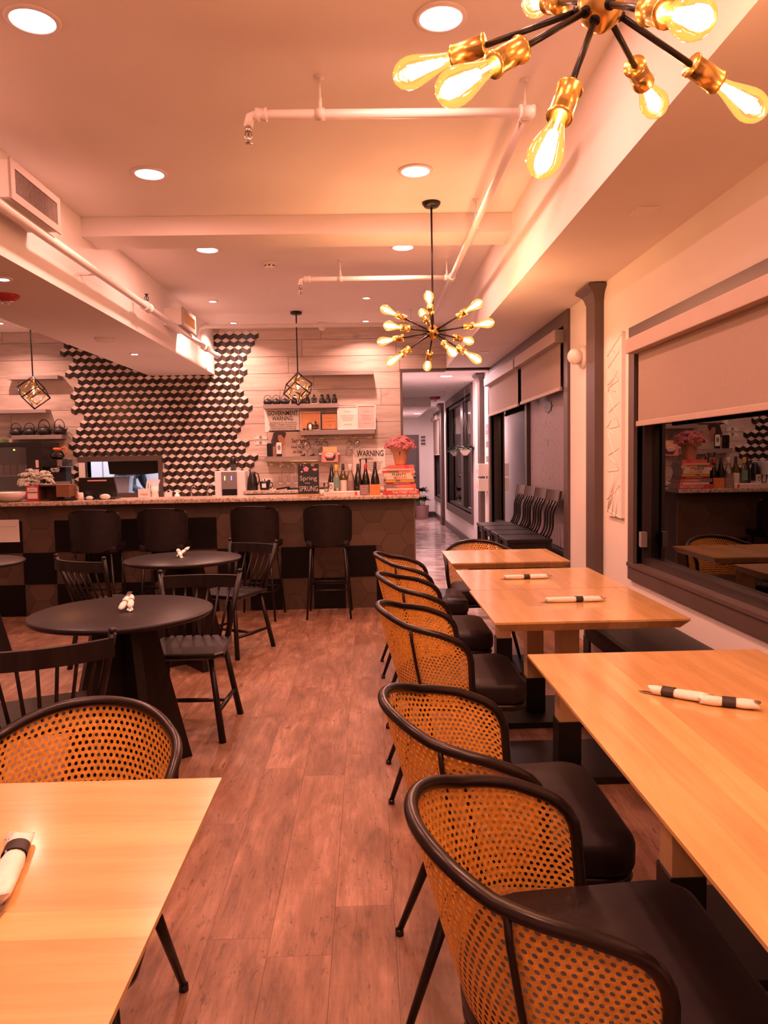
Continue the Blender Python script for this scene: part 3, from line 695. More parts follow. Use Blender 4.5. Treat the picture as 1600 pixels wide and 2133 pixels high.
# ================================================================ CANE BARREL CHAIRS   (front = +X)
def hoop(t):
    """t in [0,1] from one front end round the back to the other; returns x, y, ztop"""
    Ls, R_ = .05, .255; Lt = 2*Ls+pi*R_; s = t*Lt; ax = -.055
    if s < Ls: x, y = ax+Ls-s, -R_
    elif s > Lt-Ls: x, y = ax+s-(Lt-Ls), R_
    else:
        a = (s-Ls)/R_; x, y = ax-R_*sin(a), -R_*cos(a)
    return x, y
def make_cane_chair(label, group):
    t = thing('cane_chair', label, 'chair', (0, 0, 0), 0, group)
    zs = .40                                        # seat base height
    N = 40
    ZT_ = [(-.32, .787), (-.28, .772), (-.20, .738), (-.08, .712), (-.03, .693), (.02, .672)]
    def ztop(x):
        if x <= ZT_[0][0]: return ZT_[0][1]
        for (a, p), (b_, q) in zip(ZT_, ZT_[1:]):
            if x <= b_: return p+(q-p)*(x-a)/(b_-a)
        return ZT_[-1][1]
    top = []
    for i in range(N+1):
        x, y = hoop(i/N); top.append(Vector((x, y, ztop(x))))
    def lowpt(i):
        x, y = hoop(i/N); return Vector((-.02+(x+.02)*.64, y*.88, zs+.01))
    # rim: rises from the seat corners, bends back and runs round
    def drop(p, low, n=8):
        out = []
        q = Vector((p.x+.062, p.y*.985, p.z-.10))
        for k in range(n+1):
            u = k/n
            if u < .45:
                a = u/.45; out.append(low.lerp(q, a))
            else:
                a = (u-.45)/.55; c1 = q+Vector((.0, 0, .07)); out.append((q*(1-a)**2+c1*2*a*(1-a)+p*a**2))
        return out
    lowf = Vector((.065, -.225, zs)); lowf2 = Vector((.065, .225, zs))
    pts = drop(top[0], lowf)[:-1]+top+drop(top[-1], lowf2)[:-1][::-1]
    obj('rim', MB().tube(pts, .0135, 10), RIM, t)
    # cane web, holes cut clean through
    cw, chh = .0168, .0145
    Lt = 2*.05+pi*.255; nc = int(Lt*.93/cw)+4; nr = 22
    web = MB(); vs = []; fs = []
    def surf(u, v):
        # u along hoop (0..1 with overhang), v 0 bottom..1 top
        uu = max(0, min(1, u)); x, y = hoop(uu); zt = ztop(x)-.012
        ex = (u-uu)*Lt; f = .64+.36*(v**.85); g_ = .88+.12*v
        X = -.02+(x+.02)*f; Y = y*g_; Zt = zt-(abs(ex)/.068)**2*.07
        X += abs(ex)*(1.0)
        return Vector((X, Y, zs+.012+(Zt-zs-.012)*v))
    o0 = -.068/Lt; span = 1-2*o0; nc = int(Lt*span/cw)
    for r in range(nr):
        sh = .5 if r % 2 else 0
        for c in range(-1, nc+1):
            u0, u1 = (c+sh)/nc, (c+1+sh)/nc; v0, v1 = r/nr, (r+1)/nr
            u0, u1 = max(0, u0), min(1, u1)
            if u1-u0 < .2/nc: continue
            um, vm = (u0+u1)/2, (v0+v1)/2; b0 = len(vs)
            P = lambda u, v: surf(o0+u*span, v)
            cor = [(u0, v0), (um, v0), (u1, v0), (u1, vm), (u1, v1), (um, v1), (u0, v1), (u0, vm)]
            for (a, b_) in cor: vs.append(P(a, b_))
            ru, rv = (u1-u0)*.27, (v1-v0)*.29
            for k in range(8):
                an = -3*pi/4+k*pi/4; vs.append(P(um+ru*cos(an)*1.08, vm+rv*sin(an)*1.08))
            for k in range(8): fs.append((b0+k, b0+(k+1) % 8, b0+8+(k+1) % 8, b0+8+k))
    web.add(vs, fs, 0, True)
    o = obj('cane_web', web, CANE, t); o['kind'] = 'stuff'
    # uprights outside the web
    for i in (8, 32):
        p = top[i]; l = lowpt(i)
        n = Vector((p.x+.05, p.y, 0)).normalized()*.014
        obj('upright', MB().tube([l+n*.8, l.lerp(p, .5)+n*1.3, l.lerp(p, .85)+n*1.05, p+n*.35], .0065, 8), RIM, t)
    # seat ring and cushion: round at the back, square at the front
    def outline(s, n=10):
        pts = []
        for k in range(17):
            a = pi/2+pi*k/16; pts.append((-.055+.17*cos(a)*s, .222*sin(a)*s))
        for sy in (-1, 1):
            q = []
            for k in range(7):
                a = pi/2*k/6; q.append((.235*s+.06*cos(pi/2-a) if 0 else (.225+.065*sin(a))*s, sy*(.185+.065*cos(a))*s))
            pts += q if sy == -1 else q[::-1]
        return pts
    def slab(levels):
        m = MB(); n = len(outline(1)); vs = []
        for s, z_ in levels: vs += [(x, y, z_) for x, y in outline(s)]
        fs = [tuple(range(n))[::-1]]
        for i in range(len(levels)-1):
            for k in range(n): fs.append((i*n+k, i*n+(k+1) % n, (i+1)*n+(k+1) % n, (i+1)*n+k))
        fs.append(tuple((len(levels)-1)*n+k for k in range(n)))
        return m.add(vs, fs, 0, True)
    obj('seat_frame', slab([(.90, .385), (.97, .388), (.985, .40), (.97, .412), (.9, .414)]), RIM, t)
    obj('seat', slab([(.95, .414), (.985, .42), (1.0, .435), (1.0, .478), (.985, .492), (.94, .500), (.6, .503)]), SEATM, t)
    for sx, sy, fx, fy in ((-1, -1, -.27, -.20), (-1, 1, -.27, .20), (1, -1, .27, -.225), (1, 1, .27, .225)):
        a = Vector((sx*.13, sy*.15, .385)); bb = Vector((fx, fy, .0))
        lg = obj('leg', MB().cyl(bb+Vector((0, 0, .012)), a, .0095, .017, 12), IRON, t)
        obj('foot', MB().cyl(bb, bb+Vector((0, 0, .018)), .013, .012, 10), BLACKP, lg)
    return t
CG = 'cane barrel chairs'
c0 = make_cane_chair('cane barrel chair nearest the camera at lower right', CG); c0.location = (.375, 1.285, 0)
for x, y, rz, lb in ((.337, 1.915, 0, 'second cane barrel chair from the camera, along the aisle'),
                     (.340, 3.16, 0, 'middle cane barrel chair of the aisle row, beside the middle maple tables'),
                     (.35, 4.02, 0, 'fourth cane barrel chair of the aisle row, beside the second band of tables'),
                     (.343, 4.92, 0, 'last cane barrel chair of the aisle row, nearest the bar'),
                     (.80, 5.28, -pi/2, 'cane barrel chair behind the far end of the farthest maple table'),
                     (-.72, 1.64, -pi/2, 'cane barrel chair at lower left behind the corner table')):
    dup(c0, (x, y, 0), rz, lb)

# ================================================================ ROUND BLACK TABLES
def round_table(x, y, label, rz):
    t = thing('round_table', label, 'table', (x, y, 0), rz, 'round black tables'); R_ = .40
    obj('tabletop', MB().lathe([(1e-4, .722), (R_-.03, .722), (R_-.008, .728), (R_, .738), (R_-.002, .746), (R_-.012, .75), (1e-4, .75)], n=72), BLACKT, t)
    pr = [(-.30, 0), (.30, 0), (.13, .72), (-.13, .72)]
    obj('panel', MB().prism(pr, -.02, .02, 'y'), BLACKW, t)
    obj('panel', MB().prism([(-.30, 0), (-.02, 0), (-.02, .72), (-.13, .72)], -.02, .02, 'x').prism([(.02, 0), (.30, 0), (.13, .72), (.02, .72)], -.02, .02, 'x'), BLACKW, t)
    return t
round_table(-1.12, 3.345, 'round black table nearest the camera with an upright pair of napkins', radians(38))
round_table(-1.30, 5.19, 'round black table between the bar stools and the nearer round table', radians(38))
round_table(-2.83, 5.20, 'round black table cut off by the left edge of the photo', radians(20))

# ================================================================ SPINDLE CHAIRS   (front = +X)
def make_spindle(label, group):
    t = thing('spindle_chair', label, 'chair', (0, 0, 0), 0, group)
    bm = bmesh.new()
    pts = [(-.20, -.185), (-.20, .185), (.17, .225), (.215, .19), (.225, 0), (.215, -.19), (.17, -.225)]
    m = MB(); n = len(pts); lv = [(.90, .418), (1.0, .432), (1.0, .448), (.97, .455)]
    vs = []
    for s, z_ in lv: vs += [(x*s, y*s, z_) for x, y in pts]
    fs = [tuple(range(n))]+[(i*n+(k+1) % n, i*n+k, (i+1)*n+k, (i+1)*n+(k+1) % n) for i in range(3) for k in range(n)]+[tuple(3*n+k for k in range(n))[::-1]]
    bm.free(); obj('seat', m.add(vs, fs), BLACKW, t)
    ft = {}
    for sx, sy in ((-1, -1), (-1, 1), (1, -1), (1, 1)):
        a = Vector((sx*.15, sy*.15, .43)); b_ = Vector((sx*.215, sy*.215, 0)); ft[sx, sy] = (a, b_)
        obj('leg', MB().cyl(b_, a, .0185, .014, 12), BLACKW, t)
    P = lambda k, z_: ft[k][0].lerp(ft[k][1], (.43-z_)/.43)
    for sy in (-1, 1): obj('stretcher', MB().tube([P((-1, sy), .15), (P((-1, sy), .15)+P((1, sy), .15))/2, P((1, sy), .15)], [.009, .014, .009], 8), BLACKW, t)
    obj('stretcher', MB().tube([(P((-1, -1), .15)+P((1, -1), .15))/2, (0, 0, .15), (P((-1, 1), .15)+P((1, 1), .15))/2], [.009, .013, .009], 8), BLACKW, t)
    # back: two posts, bowed top rail, spindles
    def arc(u):                         # u -1..1 across, rail bows backwards
        return Vector((-.275-.045*(1-u*u), u*.225, 0))
    for sy in (-1, 1):
        a = Vector((-.17, sy*.165, .44)); b_ = arc(sy)+Vector((0, 0, .79))
        pst = obj('post', MB().cyl(a, b_, .0165, .0145, 12).ball(b_+Vector((0, 0, .012)), .0155, 8, sc=(1, 1, .7)), BLACKW, t)
    rl = MB(); vs = []; fs = []; K = 16
    for i in range(K+1):
        u = -1+2*i/K; p = arc(u)
        q = arc(min(1, u+.05))-arc(max(-1, u-.05)); nn = Vector((-q.y, q.x, 0)).normalized()*.011
        for (o_, z_) in ((-1, .705), (1, .705), (1, .775), (-1, .775)): vs.append(p+nn*o_+Vector((0, 0, z_)))
    for i in range(K):
        for k in range(4): fs.append((i*4+k, i*4+(k+1) % 4, i*4+4+(k+1) % 4, i*4+4+k))
    fs += [(3, 2, 1, 0), tuple(K*4+k for k in range(4))]
    obj('top_rail', rl.add(vs, fs), BLACKW, t)
    for i in range(6):
        u = -.72+1.44*i/5
        obj('spindle', MB().cyl((-.175, u*.17, .445), arc(u)+Vector((0, 0, .712)), .0075, .0065, 8), BLACKW, t)
    return t
SG = 'black spindle chairs at the round tables'
s0 = make_spindle('black spindle chair right of the nearest round table, facing it', SG)
s0.location = (-.965, 3.90, 0); s0.rotation_euler = (0, 0, radians(-92))
for x, y, a, lb in ((-1.04, 5.54, -119, 'black spindle chair with a reddish sheen right of the far round table'),
                    (-1.80, 5.20, 62, 'black spindle chair seen from behind left of the far round table'),
                    (-1.27, 2.86, 116, 'black spindle chair seen from behind at the left edge, nearest the camera'),
                    ):
    dup(s0, (x, y, 0), radians(a), lb)

# ================================================================ BAR STOOLS   (front = +Y, back towards the camera)
def make_stool(label, group):
    t = thing('bar_stool', label, 'stool', (0, 0, 0), 0, group)
    def panel(off, m):
        # curved upholstered back: rounded rectangle bent round the sitter
        vs = []; fs = []; A, B = 18, 14
        for j in range(B+1):
            v = j/B
            for i in range(A+1):
                u = -1+2*i/A
                # superellipse outline
                w_ = .222*(1-.04*(1-v)); hh = .190
                e = 6.0; zz = sin((v-.5)*pi)
                k = max(0, 1-abs(zz)**e)**(1/e) if abs(zz) < 1 else 0
                xx = u*w_*(.66+.34*k)
                z_ = .832+zz*hh*(1-.16*abs(u)**4)
                yy = -.19+.13*(abs(xx)/.215)**2.2+off+.02*(.5-v)
                vs.append((xx, yy, z_))
        for j in range(B):
            for i in range(A): fs.append((j*(A+1)+i, j*(A+1)+i+1, (j+1)*(A+1)+i+1, (j+1)*(A+1)+i))
        return vs, fs
    v1, f1 = panel(-.018, None); v2, f2 = panel(.018, None); n = len(v1); A, B = 18, 14
    edge = [i for i in range(A+1)]+[(j+1)*(A+1)-1 for j in range(1, B+1)]+[B*(A+1)+A-i for i in range(1, A+1)]+[j*(A+1) for j in range(B-1, 0, -1)]
    ring = [(edge[k], edge[(k+1) % len(edge)], n+edge[(k+1) % len(edge)], n+edge[k]) for k in range(len(edge))]
    obj('backrest', MB().add(v1+v2, [f[::-1] for f in f1]+[tuple(n+q for q in f) for f in f2]+ring, 0, True), LEATHER, t)
    obj('seat', MB().bbox(-.195, .195, -.15, .22, .635, .70, .03), LEATHER, t)
    L_ = {}
    for sx in (-1, 1):
        for sy in (-1, 1):
            a = Vector((sx*.15, sy*.15, .63)); b_ = Vector((sx*.195, sy*.20, 0)); L_[sx, sy] = lambda z_, a=a, b_=b_: b_.lerp(a, z_/.63)
            obj('leg', MB().cyl(b_, a, .0095, .012, 10), IRON, t)
    rg = [L_[k](.26) for k in ((-1, -1), (1, -1), (1, 1), (-1, 1))]
    for i, nm in enumerate(('foot_rail', 'foot_rail', 'foot_rail', 'foot_rail')):
        obj('foot_rail', MB().cyl(rg[i], rg[(i+1) % 4], .007), IRON, t)
    obj('brace', MB().cyl(L_[-1, -1](.34), L_[1, -1](.34), .006), IRON, t)
    return t
BG = 'black bar stools along the bar'
b0 = make_stool('black bar stool at the right end of the bar row, with warm glints', BG); b0.location = (-.370, 6.74, 0)
for x, y, a, lb in ((-1.015, 6.72, -6, 'black bar stool behind the spindle chair with the reddish sheen'),
                    (-1.83, 6.68, 2, 'black bar stool second from the left, behind the far round table'),
                    (-2.42, 6.66, 3, 'black bar stool at the left end of the bar row')):
    dup(b0, (x, y, 0), radians(a), lb)

# ================================================================ TALL BLACK CHAIRS BY THE WINDOW   (facing -X)
def make_tall(label, group):
    t = thing('counter_chair', label, 'chair', (0, 0, 0), 0, group)      # origin under seat centre
    obj('seat', MB().bbox(-.19, .19, -.20, .20, .695, .725, .006), BLACKW, t)
    obj('apron', MB().box(-.17, .17, -.18, .18, .64, .695), BLACKW, t)
    for sx in (-1, 1):
        for sy in (-1, 1): obj('leg', MB().box(sx*.165-.018, sx*.165+.018, sy*.175-.018, sy*.175+.018, 0, .70), BLACKW, t)
    for sy in (-1, 1): obj('side_rail', MB().box(-.15, .15, sy*.175-.01, sy*.175+.01, .22, .25), BLACKW, t)
    obj('foot_rail', MB().box(-.175, -.155, -.16, .16, .28, .31), BLACKW, t)
    for sy in (-.14, -.05, .05, .14):
        pts = [(.165+.015*sin(k/8*2*pi)+.085*(k/8), sy, .72+.31*k/8) for k in range(9)]
        vs = []; fs = []
        for p in pts: vs += [(p[0]-.008, p[1]-.010, p[2]), (p[0]+.008, p[1]-.010, p[2]), (p[0]+.008, p[1]+.010, p[2]), (p[0]-.008, p[1]+.010, p[2])]
        for i in range(8):
            for k in range(4): fs.append((i*4+k, i*4+(k+1) % 4, i*4+4+(k+1) % 4, i*4+4+k))
        fs += [(3, 2, 1, 0), tuple(32+k for k in range(4))]
        obj('back_slat', MB().add(vs, fs, 0, True), BLACKW, t)
    m = MB(); vs = []; fs = []; K = 12
    for i in range(K+1):
        u = -1+2*i/K; xx = .235+.03*(1-u*u)
        for dx, z_ in ((-.011, .985), (.011, .985), (.035, 1.12), (.013, 1.12)): vs.append((xx+dx, u*.215, z_))
    for i in range(K):
        for k in range(4): fs.append((i*4+k, i*4+(k+1) % 4, i*4+4+(k+1) % 4, i*4+4+k))
    fs += [(3, 2, 1, 0), tuple(K*4+k for k in range(4))]
    obj('top_rail', m.add(vs, fs, 0), M('espresso_wood', (.050, .032, .030), .32, var=.2, scale=5), t)
    return t
WG = 'tall black chairs lined up under the window'
w0 = make_tall('tall black chair with a curved top board, nearest of the four under the window', WG); w0.location = (1.335, 6.33, 0)
for k, lb in ((1, 'second tall black chair with a curved top board under the window, counted from the camera'), (2, 'third tall black chair with a curved top board under the window, counted from the camera'), (3, 'tall black chair farthest down the corridor side under the window')):
    dup(w0, (1.335, 6.33+.45*k, 0), 0, lb)

# ================================================================ THE BAR
BA = .018                                    # the bar runs slightly askew
def barpt(u, v, z=0):                        # u along from the right end (negative = left), v away from the camera
    return Vector((.43+u*cos(BA)-v*sin(BA), 7.05+u*sin(BA)+v*cos(BA), z))
bar = thing('bar_counter', 'long bar front clad in brown hexagon tiles with black square panels', 'bar', barpt(0, 0), BA)
obj('body', MB().box(-4.9, 0, .012, .40, 0, 1.041), GROUT, bar)
obj('end_panel', MB().box(-.002, .012, .0, .402, 0, 1.041), M('bar_end', (.16, .10, .075), .5), bar)
def clip(poly, x0, x1, z0, z1):
    for ax, lim, sg in ((0, x0, 1), (0, x1, -1), (1, z0, 1), (1, z1, -1)):
        out = []
        for i in range(len(poly)):
            p, q = poly[i], poly[(i+1) % len(poly)]; a, b_ = sg*(p[ax]-lim), sg*(q[ax]-lim)
            if a >= 0: out.append(p)
            if (a >= 0) != (b_ >= 0):
                s_ = a/(a-b_); out.append((p[0]+(q[0]-p[0])*s_, p[1]+(q[1]-p[1])*s_))
        poly = out
        if len(poly) < 3: return None
    return poly
hs = .130
for i in range(-26, 2):
    for j in range(-1, 6):
        cx_ = i*hs*1.5; cz_ = j*hs*sqrt(3)+(hs*sqrt(3)/2 if i % 2 else 0)+.03
        p = clip([(cx_+(hs-.0014)*cos(pi/3*k), cz_+(hs-.0014)*sin(pi/3*k)) for k in range(6)], -4.85, -.001, 0, 1.04)
        if p: obj('hexagon_tile', MB().prism(p, .004, .012, 'y'), HEX, bar)
g0 = .064-.43
for r in range(3):
    for i in range(-2, 15):
        if (i % 2 == 1) if r in (0, ) else (i % 2 == 0) if r == 1 else (i % 2 == 1 and i >= 5):
            xa_, xb_ = g0-.3*(i+1), g0-.3*i
            if xb_ > 0: continue
            obj('square_panel', MB().bbox(xa_, xb_, -.006, .0035, .3*r+.002, .3*(r+1)-.002, .001), PANB, bar)
ctop = thing('countertop', 'speckled granite bar top with a rounded front edge', 'countertop', barpt(0, 0, 1.042), BA)
obj('slab', MB().bbox(-4.95, .045, -.13, .44, 0, .038, .012), GRAN, ctop)
n1 = thing('notice', 'white paper notice taped on the bar front at the left edge', 'notice', barpt(-3.57, -.012, .82), BA)
obj('sheet', MB().box(-.42, -.115, -.001, 0, -.115, .095), PAPER, n1)
text(n1, 'PLEASE WAIT TO BE SEATED', .20, .007, (-.25, -.0016, .03), INK)
ZT = 1.081                                    # top of the bar

def book(label, x0, x1, y0, dep, z0, z1, cm, title=None, tm=None, tx=.5, tw=.5, th=.6, rz=0, group='cook books stacked on the bar', extra=None, bold=.01):
    cx_ = (x0+x1)/2; t = thing('book', label, 'book', (cx_, y0+dep/2, z0), rz, group); hw = (x1-x0)/2; h = z1-z0-.0006; d = dep/2; c_ = .0022
    m = MB().box(-hw, hw, -d, d, 0, c_).box(-hw, hw, -d, d, h-c_, h).box(-hw, hw, -d, -d+.004, c_, h-c_)
    obj('cover', m, cm, t); obj('pages', MB().box(-hw+.003, hw-.003, -d+.004, d-.004, c_, h-c_), PAPER, t)
    if extra:
        for a, b_, mm in extra: obj('spine_band', MB().box(-hw+(2*hw)*a, -hw+2*hw*b_, -d-.0006, -d, .0005, h-.0005), mm, t)
    if title: text(t, title, 2*hw*tw, h*th, (-hw+2*hw*tx, -d-.0012, h/2), tm or INK, bold=bold)
    return t
RED = M('cloth_red', (.62, .07, .07), .5); CORAL = M('cover_coral', (.75, .16, .12), .5); DKRED = M('cover_maroon', (.30, .02, .03), .5); CREAMC = M('cover_cream', (.80, .68, .52), .5)
YELC = M('cover_yellow', (.75, .45, .10), .5); OLIVE = M('cover_olive', (.25, .20, .12), .5); GRYC = M('cover_grey', (.28, .20, .20), .5); MAG = M('cover_magenta', (.70, .06, .14), .5); ORC = M('cover_orange', (.72, .25, .08), .5)
TEAL = M('label_teal', (.16, .30, .26), .5)
yb_ = 6.97
def bx(px): return at(px, 1000, yb_).x
def bz(py): return at(835, py, yb_).z
stack = [(797, 872, 1030.2, 1021.5, RED, 'THAI STREET FOOD', WHITEP, .60, .68, .62, None, 'red book with white capitals at the bottom of the stack'),
         (804.5, 866, 1021.5, 1016.5, CREAMC, None, None, .5, .5, .5, [(.93, .97, RED)], 'thin cream book second from the bottom of the stack'),
         (799, 866, 1016.5, 1009.3, CORAL, 'THE FLAVOR BOOK', WHITEP, .60, .50, .32, [(0, .42, GRYC)], 'book half grey half coral low in the stack'),
         (804, 863, 1009.3, 1004.4, DKRED, 'HOMESTYLE COOKING', WHITEP, .55, .58, .42, None, 'maroon book with small white lettering in the stack'),
         (804, 863, 1004.4, 999, YELC, 'ASIAN', INK, .42, .16, .8, None, 'yellow book in the middle of the stack'),
         (804.3, 861, 999, 992, CREAMC, 'MAKAN', CORAL, .52, .46, .8, None, 'cream book with pale red MAKAN on the spine'),
         (800, 863, 992, 985.5, CREAMC, 'PLENTY', INK, .50, .46, .82, [(.91, 1, CORAL)], 'cream book with thin black PLENTY on the spine'),
         (796.5, 865, 985.5, 980.5, OLIVE, None, None, .5, .5, .5, [(0, .20, MAG), (.50, .82, ORC), (.82, 1, PAPERP)], 'thin book with a multicoloured spine below the top two'),
         (805, 863, 980.5, 976.5, PAPERP, None, None, .5, .5, .5, None, 'thin pale book second from the top of the stack'),
         (809.5, 863, 976.5, 969.5, CORAL, None, None, .5, .5, .5, [(.62, .8, MAG)], 'coral book on top of the stack, under the pink flowers')]
random.seed(3)
zc_ = ZT
for (a, b_, lo, hi, cm, ti, tm, tx, tw, th, ex, lb) in stack:
    hgt = max(.018, (lo-hi)*yb_/F)
    book(lb, bx(a), bx(b_), yb_-.02+random.random()*.012, .24, zc_, zc_+hgt, cm, ti, tm, tx, tw, th, 0, extra=ex, bold=.02)
    zc_ += hgt
zstack = zc_
book('white book with pale lettering lying along the bar below the bottles', bx(674), bx(749), yb_, .19, ZT, ZT+.035, M('cover_white', (.82, .76, .70), .5), 'SOUTHEAST ASIAN COOKING', PAPERP, .46, .80, .5, extra=[(.86, .93, RED)], group=None, bold=.02)

# flower pots -------------------------------------------------------------
def flowers(parent, c, rx, rz_, n, mat, seed, drop=.0):
    rnd = random.Random(seed); m = MB()
    cl = []
    for k in range(max(6, n//13)):
        a = rnd.random()*2*pi; ph = (rnd.random()**.55)*pi/2*1.12; q_ = .86+.22*rnd.random()
        cl.append(Vector((rx*sin(ph)*cos(a), rx*sin(ph)*sin(a), rz_*cos(ph)))*q_+Vector(c))
    for k in range(n):
        b_ = cl[k % len(cl)]; p = b_+Vector((rnd.gauss(0, 1), rnd.gauss(0, 1), abs(rnd.gauss(0, .8)))).normalized()*.021*(rx/.13)**.5; nn = (p-Vector(c)-Vector((0, 0, -.05))).normalized()
        q = Vector((0, 0, 1)).rotation_difference(nn).to_matrix(); r_ = .007+rnd.random()*.004; a0 = rnd.random()
        vs = [p+q@Vector((0, 0, .001))]
        for j in range(10):
            rr = r_ if j % 2 == 0 else r_*.55; vs.append(p+q@Vector((rr*cos(a0+j*pi/5), rr*sin(a0+j*pi/5), .004 if j % 2 == 0 else 0)))
        m.add(vs, [(0, j+1, (j+1) % 10+1) for j in range(10)])
    o = obj('blossoms', m, mat, parent); o['kind'] = 'stuff'
def leaves(parent, c, n, L_, seed, mat, up_=.2, name='leaves', r0_=.02, wid=.28):
    rnd = random.Random(seed); m = MB()
    for k in range(n):
        a = rnd.random()*2*pi; el = up_+rnd.random()*1.0; l = L_*(.6+.5*rnd.random()); d = Vector((cos(a)*cos(el), sin(a)*cos(el), sin(el))); s_ = Vector((-sin(a), cos(a), 0))
        p = Vector(c)+Vector((cos(a), sin(a), 0))*r0_; w_ = l*wid
        vs = [p, p+d*l*.4+s_*w_/2, p+d*l*.45+Vector((0, 0, -.004)), p+d*l*.4-s_*w_/2, p+d*l+Vector((0, 0, -l*.25))]
        m.add(vs, [(0, 1, 2), (0, 2, 3), (1, 4, 2), (2, 4, 3)])
    o = obj(name, m, mat, parent); o['kind'] = 'stuff'
t = thing('flower_pot', 'pink kalanchoe in a terracotta coloured pot on top of the book stack', 'plant', (bx(836), yb_+.10, zstack))
obj('pot', MB().lathe([(.048, 0), (.052, .01), (.078, .125), (.084, .135), (.080, .14), (.072, .13), (1e-4, .12)], n=28), TERRA, t)
m = MB(); K = 28
for s_, rr in ((0, 1), ):
    vs = []
    for k in range(K):
        a = 2*pi*k/K; e = .018*(1+sin(a*3+.5)); vs += [(.080*cos(a), .080*sin(a), .125), ((.108+e)*cos(a), (.108+e)*sin(a), .165+e)]
    m.add(vs, [(2*k, 2*((k+1) % K), 2*((k+1) % K)+1, 2*k+1) for k in range(K)])
obj('wrapping', m, TERRA, t)
leaves(t, (0, 0, .13), 60, .11, 4, LEAFG, .1)
flowers(t, (0, 0, .17), .135, .085, 1150, PINKF, 9)
leaves(t, (0, -.06, .13), 5, .07, 8, LEAF, -.8)
t = thing('flower_pot', 'orange and green plant standing behind the pink flowers on the bar', 'plant', (bx(812), yb_+.42, ZT))
obj('pot', MB().lathe([(.035, 0), (.05, .10), (.053, .105), (1e-4, .1)], n=20), CER, t)
leaves(t, (0, 0, .10), 40, .11, 14, LEAFG, .3); flowers(t, (0, 0, .20), .05, .06, 60, M('flower_orange', (.7, .25, .05), .6), 19)
t = thing('flower_pot', 'cream blossoms in a pot on the bar at far left', 'plant', barpt(-3.60, .20, ZT))
obj('pot', MB().lathe([(.055, 0), (.078, .10), (.085, .105), (1e-4, .10)], n=20), TERRA, t)
leaves(t, (0, 0, .10), 70, .11, 24, LEAFG, .1)
flowers(t, (-.065, 0, .165), .085, .13, 900, CREAMF, 29); flowers(t, (.075, 0, .16), .075, .115, 750, CREAMF, 39)

# bottles ------------------------------------------------------------------
def bottle(label, px, ytop, Y, z0, gm, cap, body=.037, lab=None, style='wine', labtxt=None, labh=(.18, .52), group='wine bottles on the bar'):
    x = at(px, 1000, Y).x; H_ = at(px, ytop, Y).z-z0
    t = thing('bottle', label, 'bottle', (x, Y, z0), 0, group)
    if style == 'wine': pr = [(body*.9, 0), (body, .01), (body, H_*.52), (body*.92, H_*.60), (.018, H_*.74), (.0145, H_*.80), (.0145, H_-.004), (.0155, H_-.003), (.0155, H_), (1e-4, H_)]
    elif style == 'burg': pr = [(body*.9, 0), (body, .01), (body, H_*.38), (body*.86, H_*.50), (.020, H_*.72), (.0145, H_*.82), (.0145, H_), (1e-4, H_)]
    else: pr = [(body*.9, 0), (body, .01), (body, H_*.62), (body*.8, H_*.68), (.016, H_*.76), (.014, H_*.86), (.014, H_), (1e-4, H_)]
    obj('glass_body', MB().lathe(pr, n=24), gm, t)
    cp = .80 if style != 'spirit' else .84
    obj('capsule', MB().lathe([(.0155, H_*cp), (.0158, H_*(cp+.01)), (.0162, H_+.001), (1e-4, H_+.001)], n=18), cap, t)
    if lab:
        m = MB(); vs = []; K = 12
        for k in range(K+1):
            a = -pi/2-1.15+2.3*k/K; vs += [(cos(a)*(body+.0006), sin(a)*(body+.0006), H_*labh[0]), (cos(a)*(body+.0006), sin(a)*(body+.0006), H_*labh[1])]
        m.add(vs, [(2*k, 2*k+2, 2*k+3, 2*k+1) for k in range(K)], 0, True); lo = obj('label', m, lab, t)
        if labtxt: text(lo, labtxt, body*1.2, H_*.05, (0, -body-.0012, H_*(labh[0]+labh[1])/2), INK, bold=.02)
    return t
YB1 = 7.29
capB = M('capsule_black', (.03, .02, .02), .35); capY = M('capsule_yellow', (.72, .48, .04), .4); capR = M('capsule_red', (.45, .02, .03), .35); capW = M('capsule_pale', (.75, .62, .55), .4)
bottle('dark tapering wine bottle beside the chalkboard', 691, 967, YB1, ZT, BOTG, capB, .040, None, 'burg')
bottle('clear bottle with yellow capsule and teal label', 701, 968, YB1-.045, ZT, BOTCL, capY, .034, TEAL, 'wine', None, (.22, .56))
bottle('green wine bottle with a cream label showing a drawn figure', 715, 966, YB1-.005, ZT, BOTGR, capB, .038, CER, 'wine', None, (.02, .46))
bottle('clear bottle with pale capsule right of the green bottle', 730, 967, YB1, ZT, BOTCL, capW, .037, GRYC, 'wine', None, (.05, .45))
bottle('dark wine bottle with black capsule, left of the red capped one', 746, 966, YB1, ZT, BOTG, capB, .041, None, 'burg')
bottle('dark wine bottle with red capsule', 762, 966, YB1, ZT, BOTG, capR, .040, None, 'burg')
bottle('tallest dark wine bottle with black capsule, next to the books', 781.5, 962, YB1-.04, ZT, BOTG, capB, .043, None, 'burg')
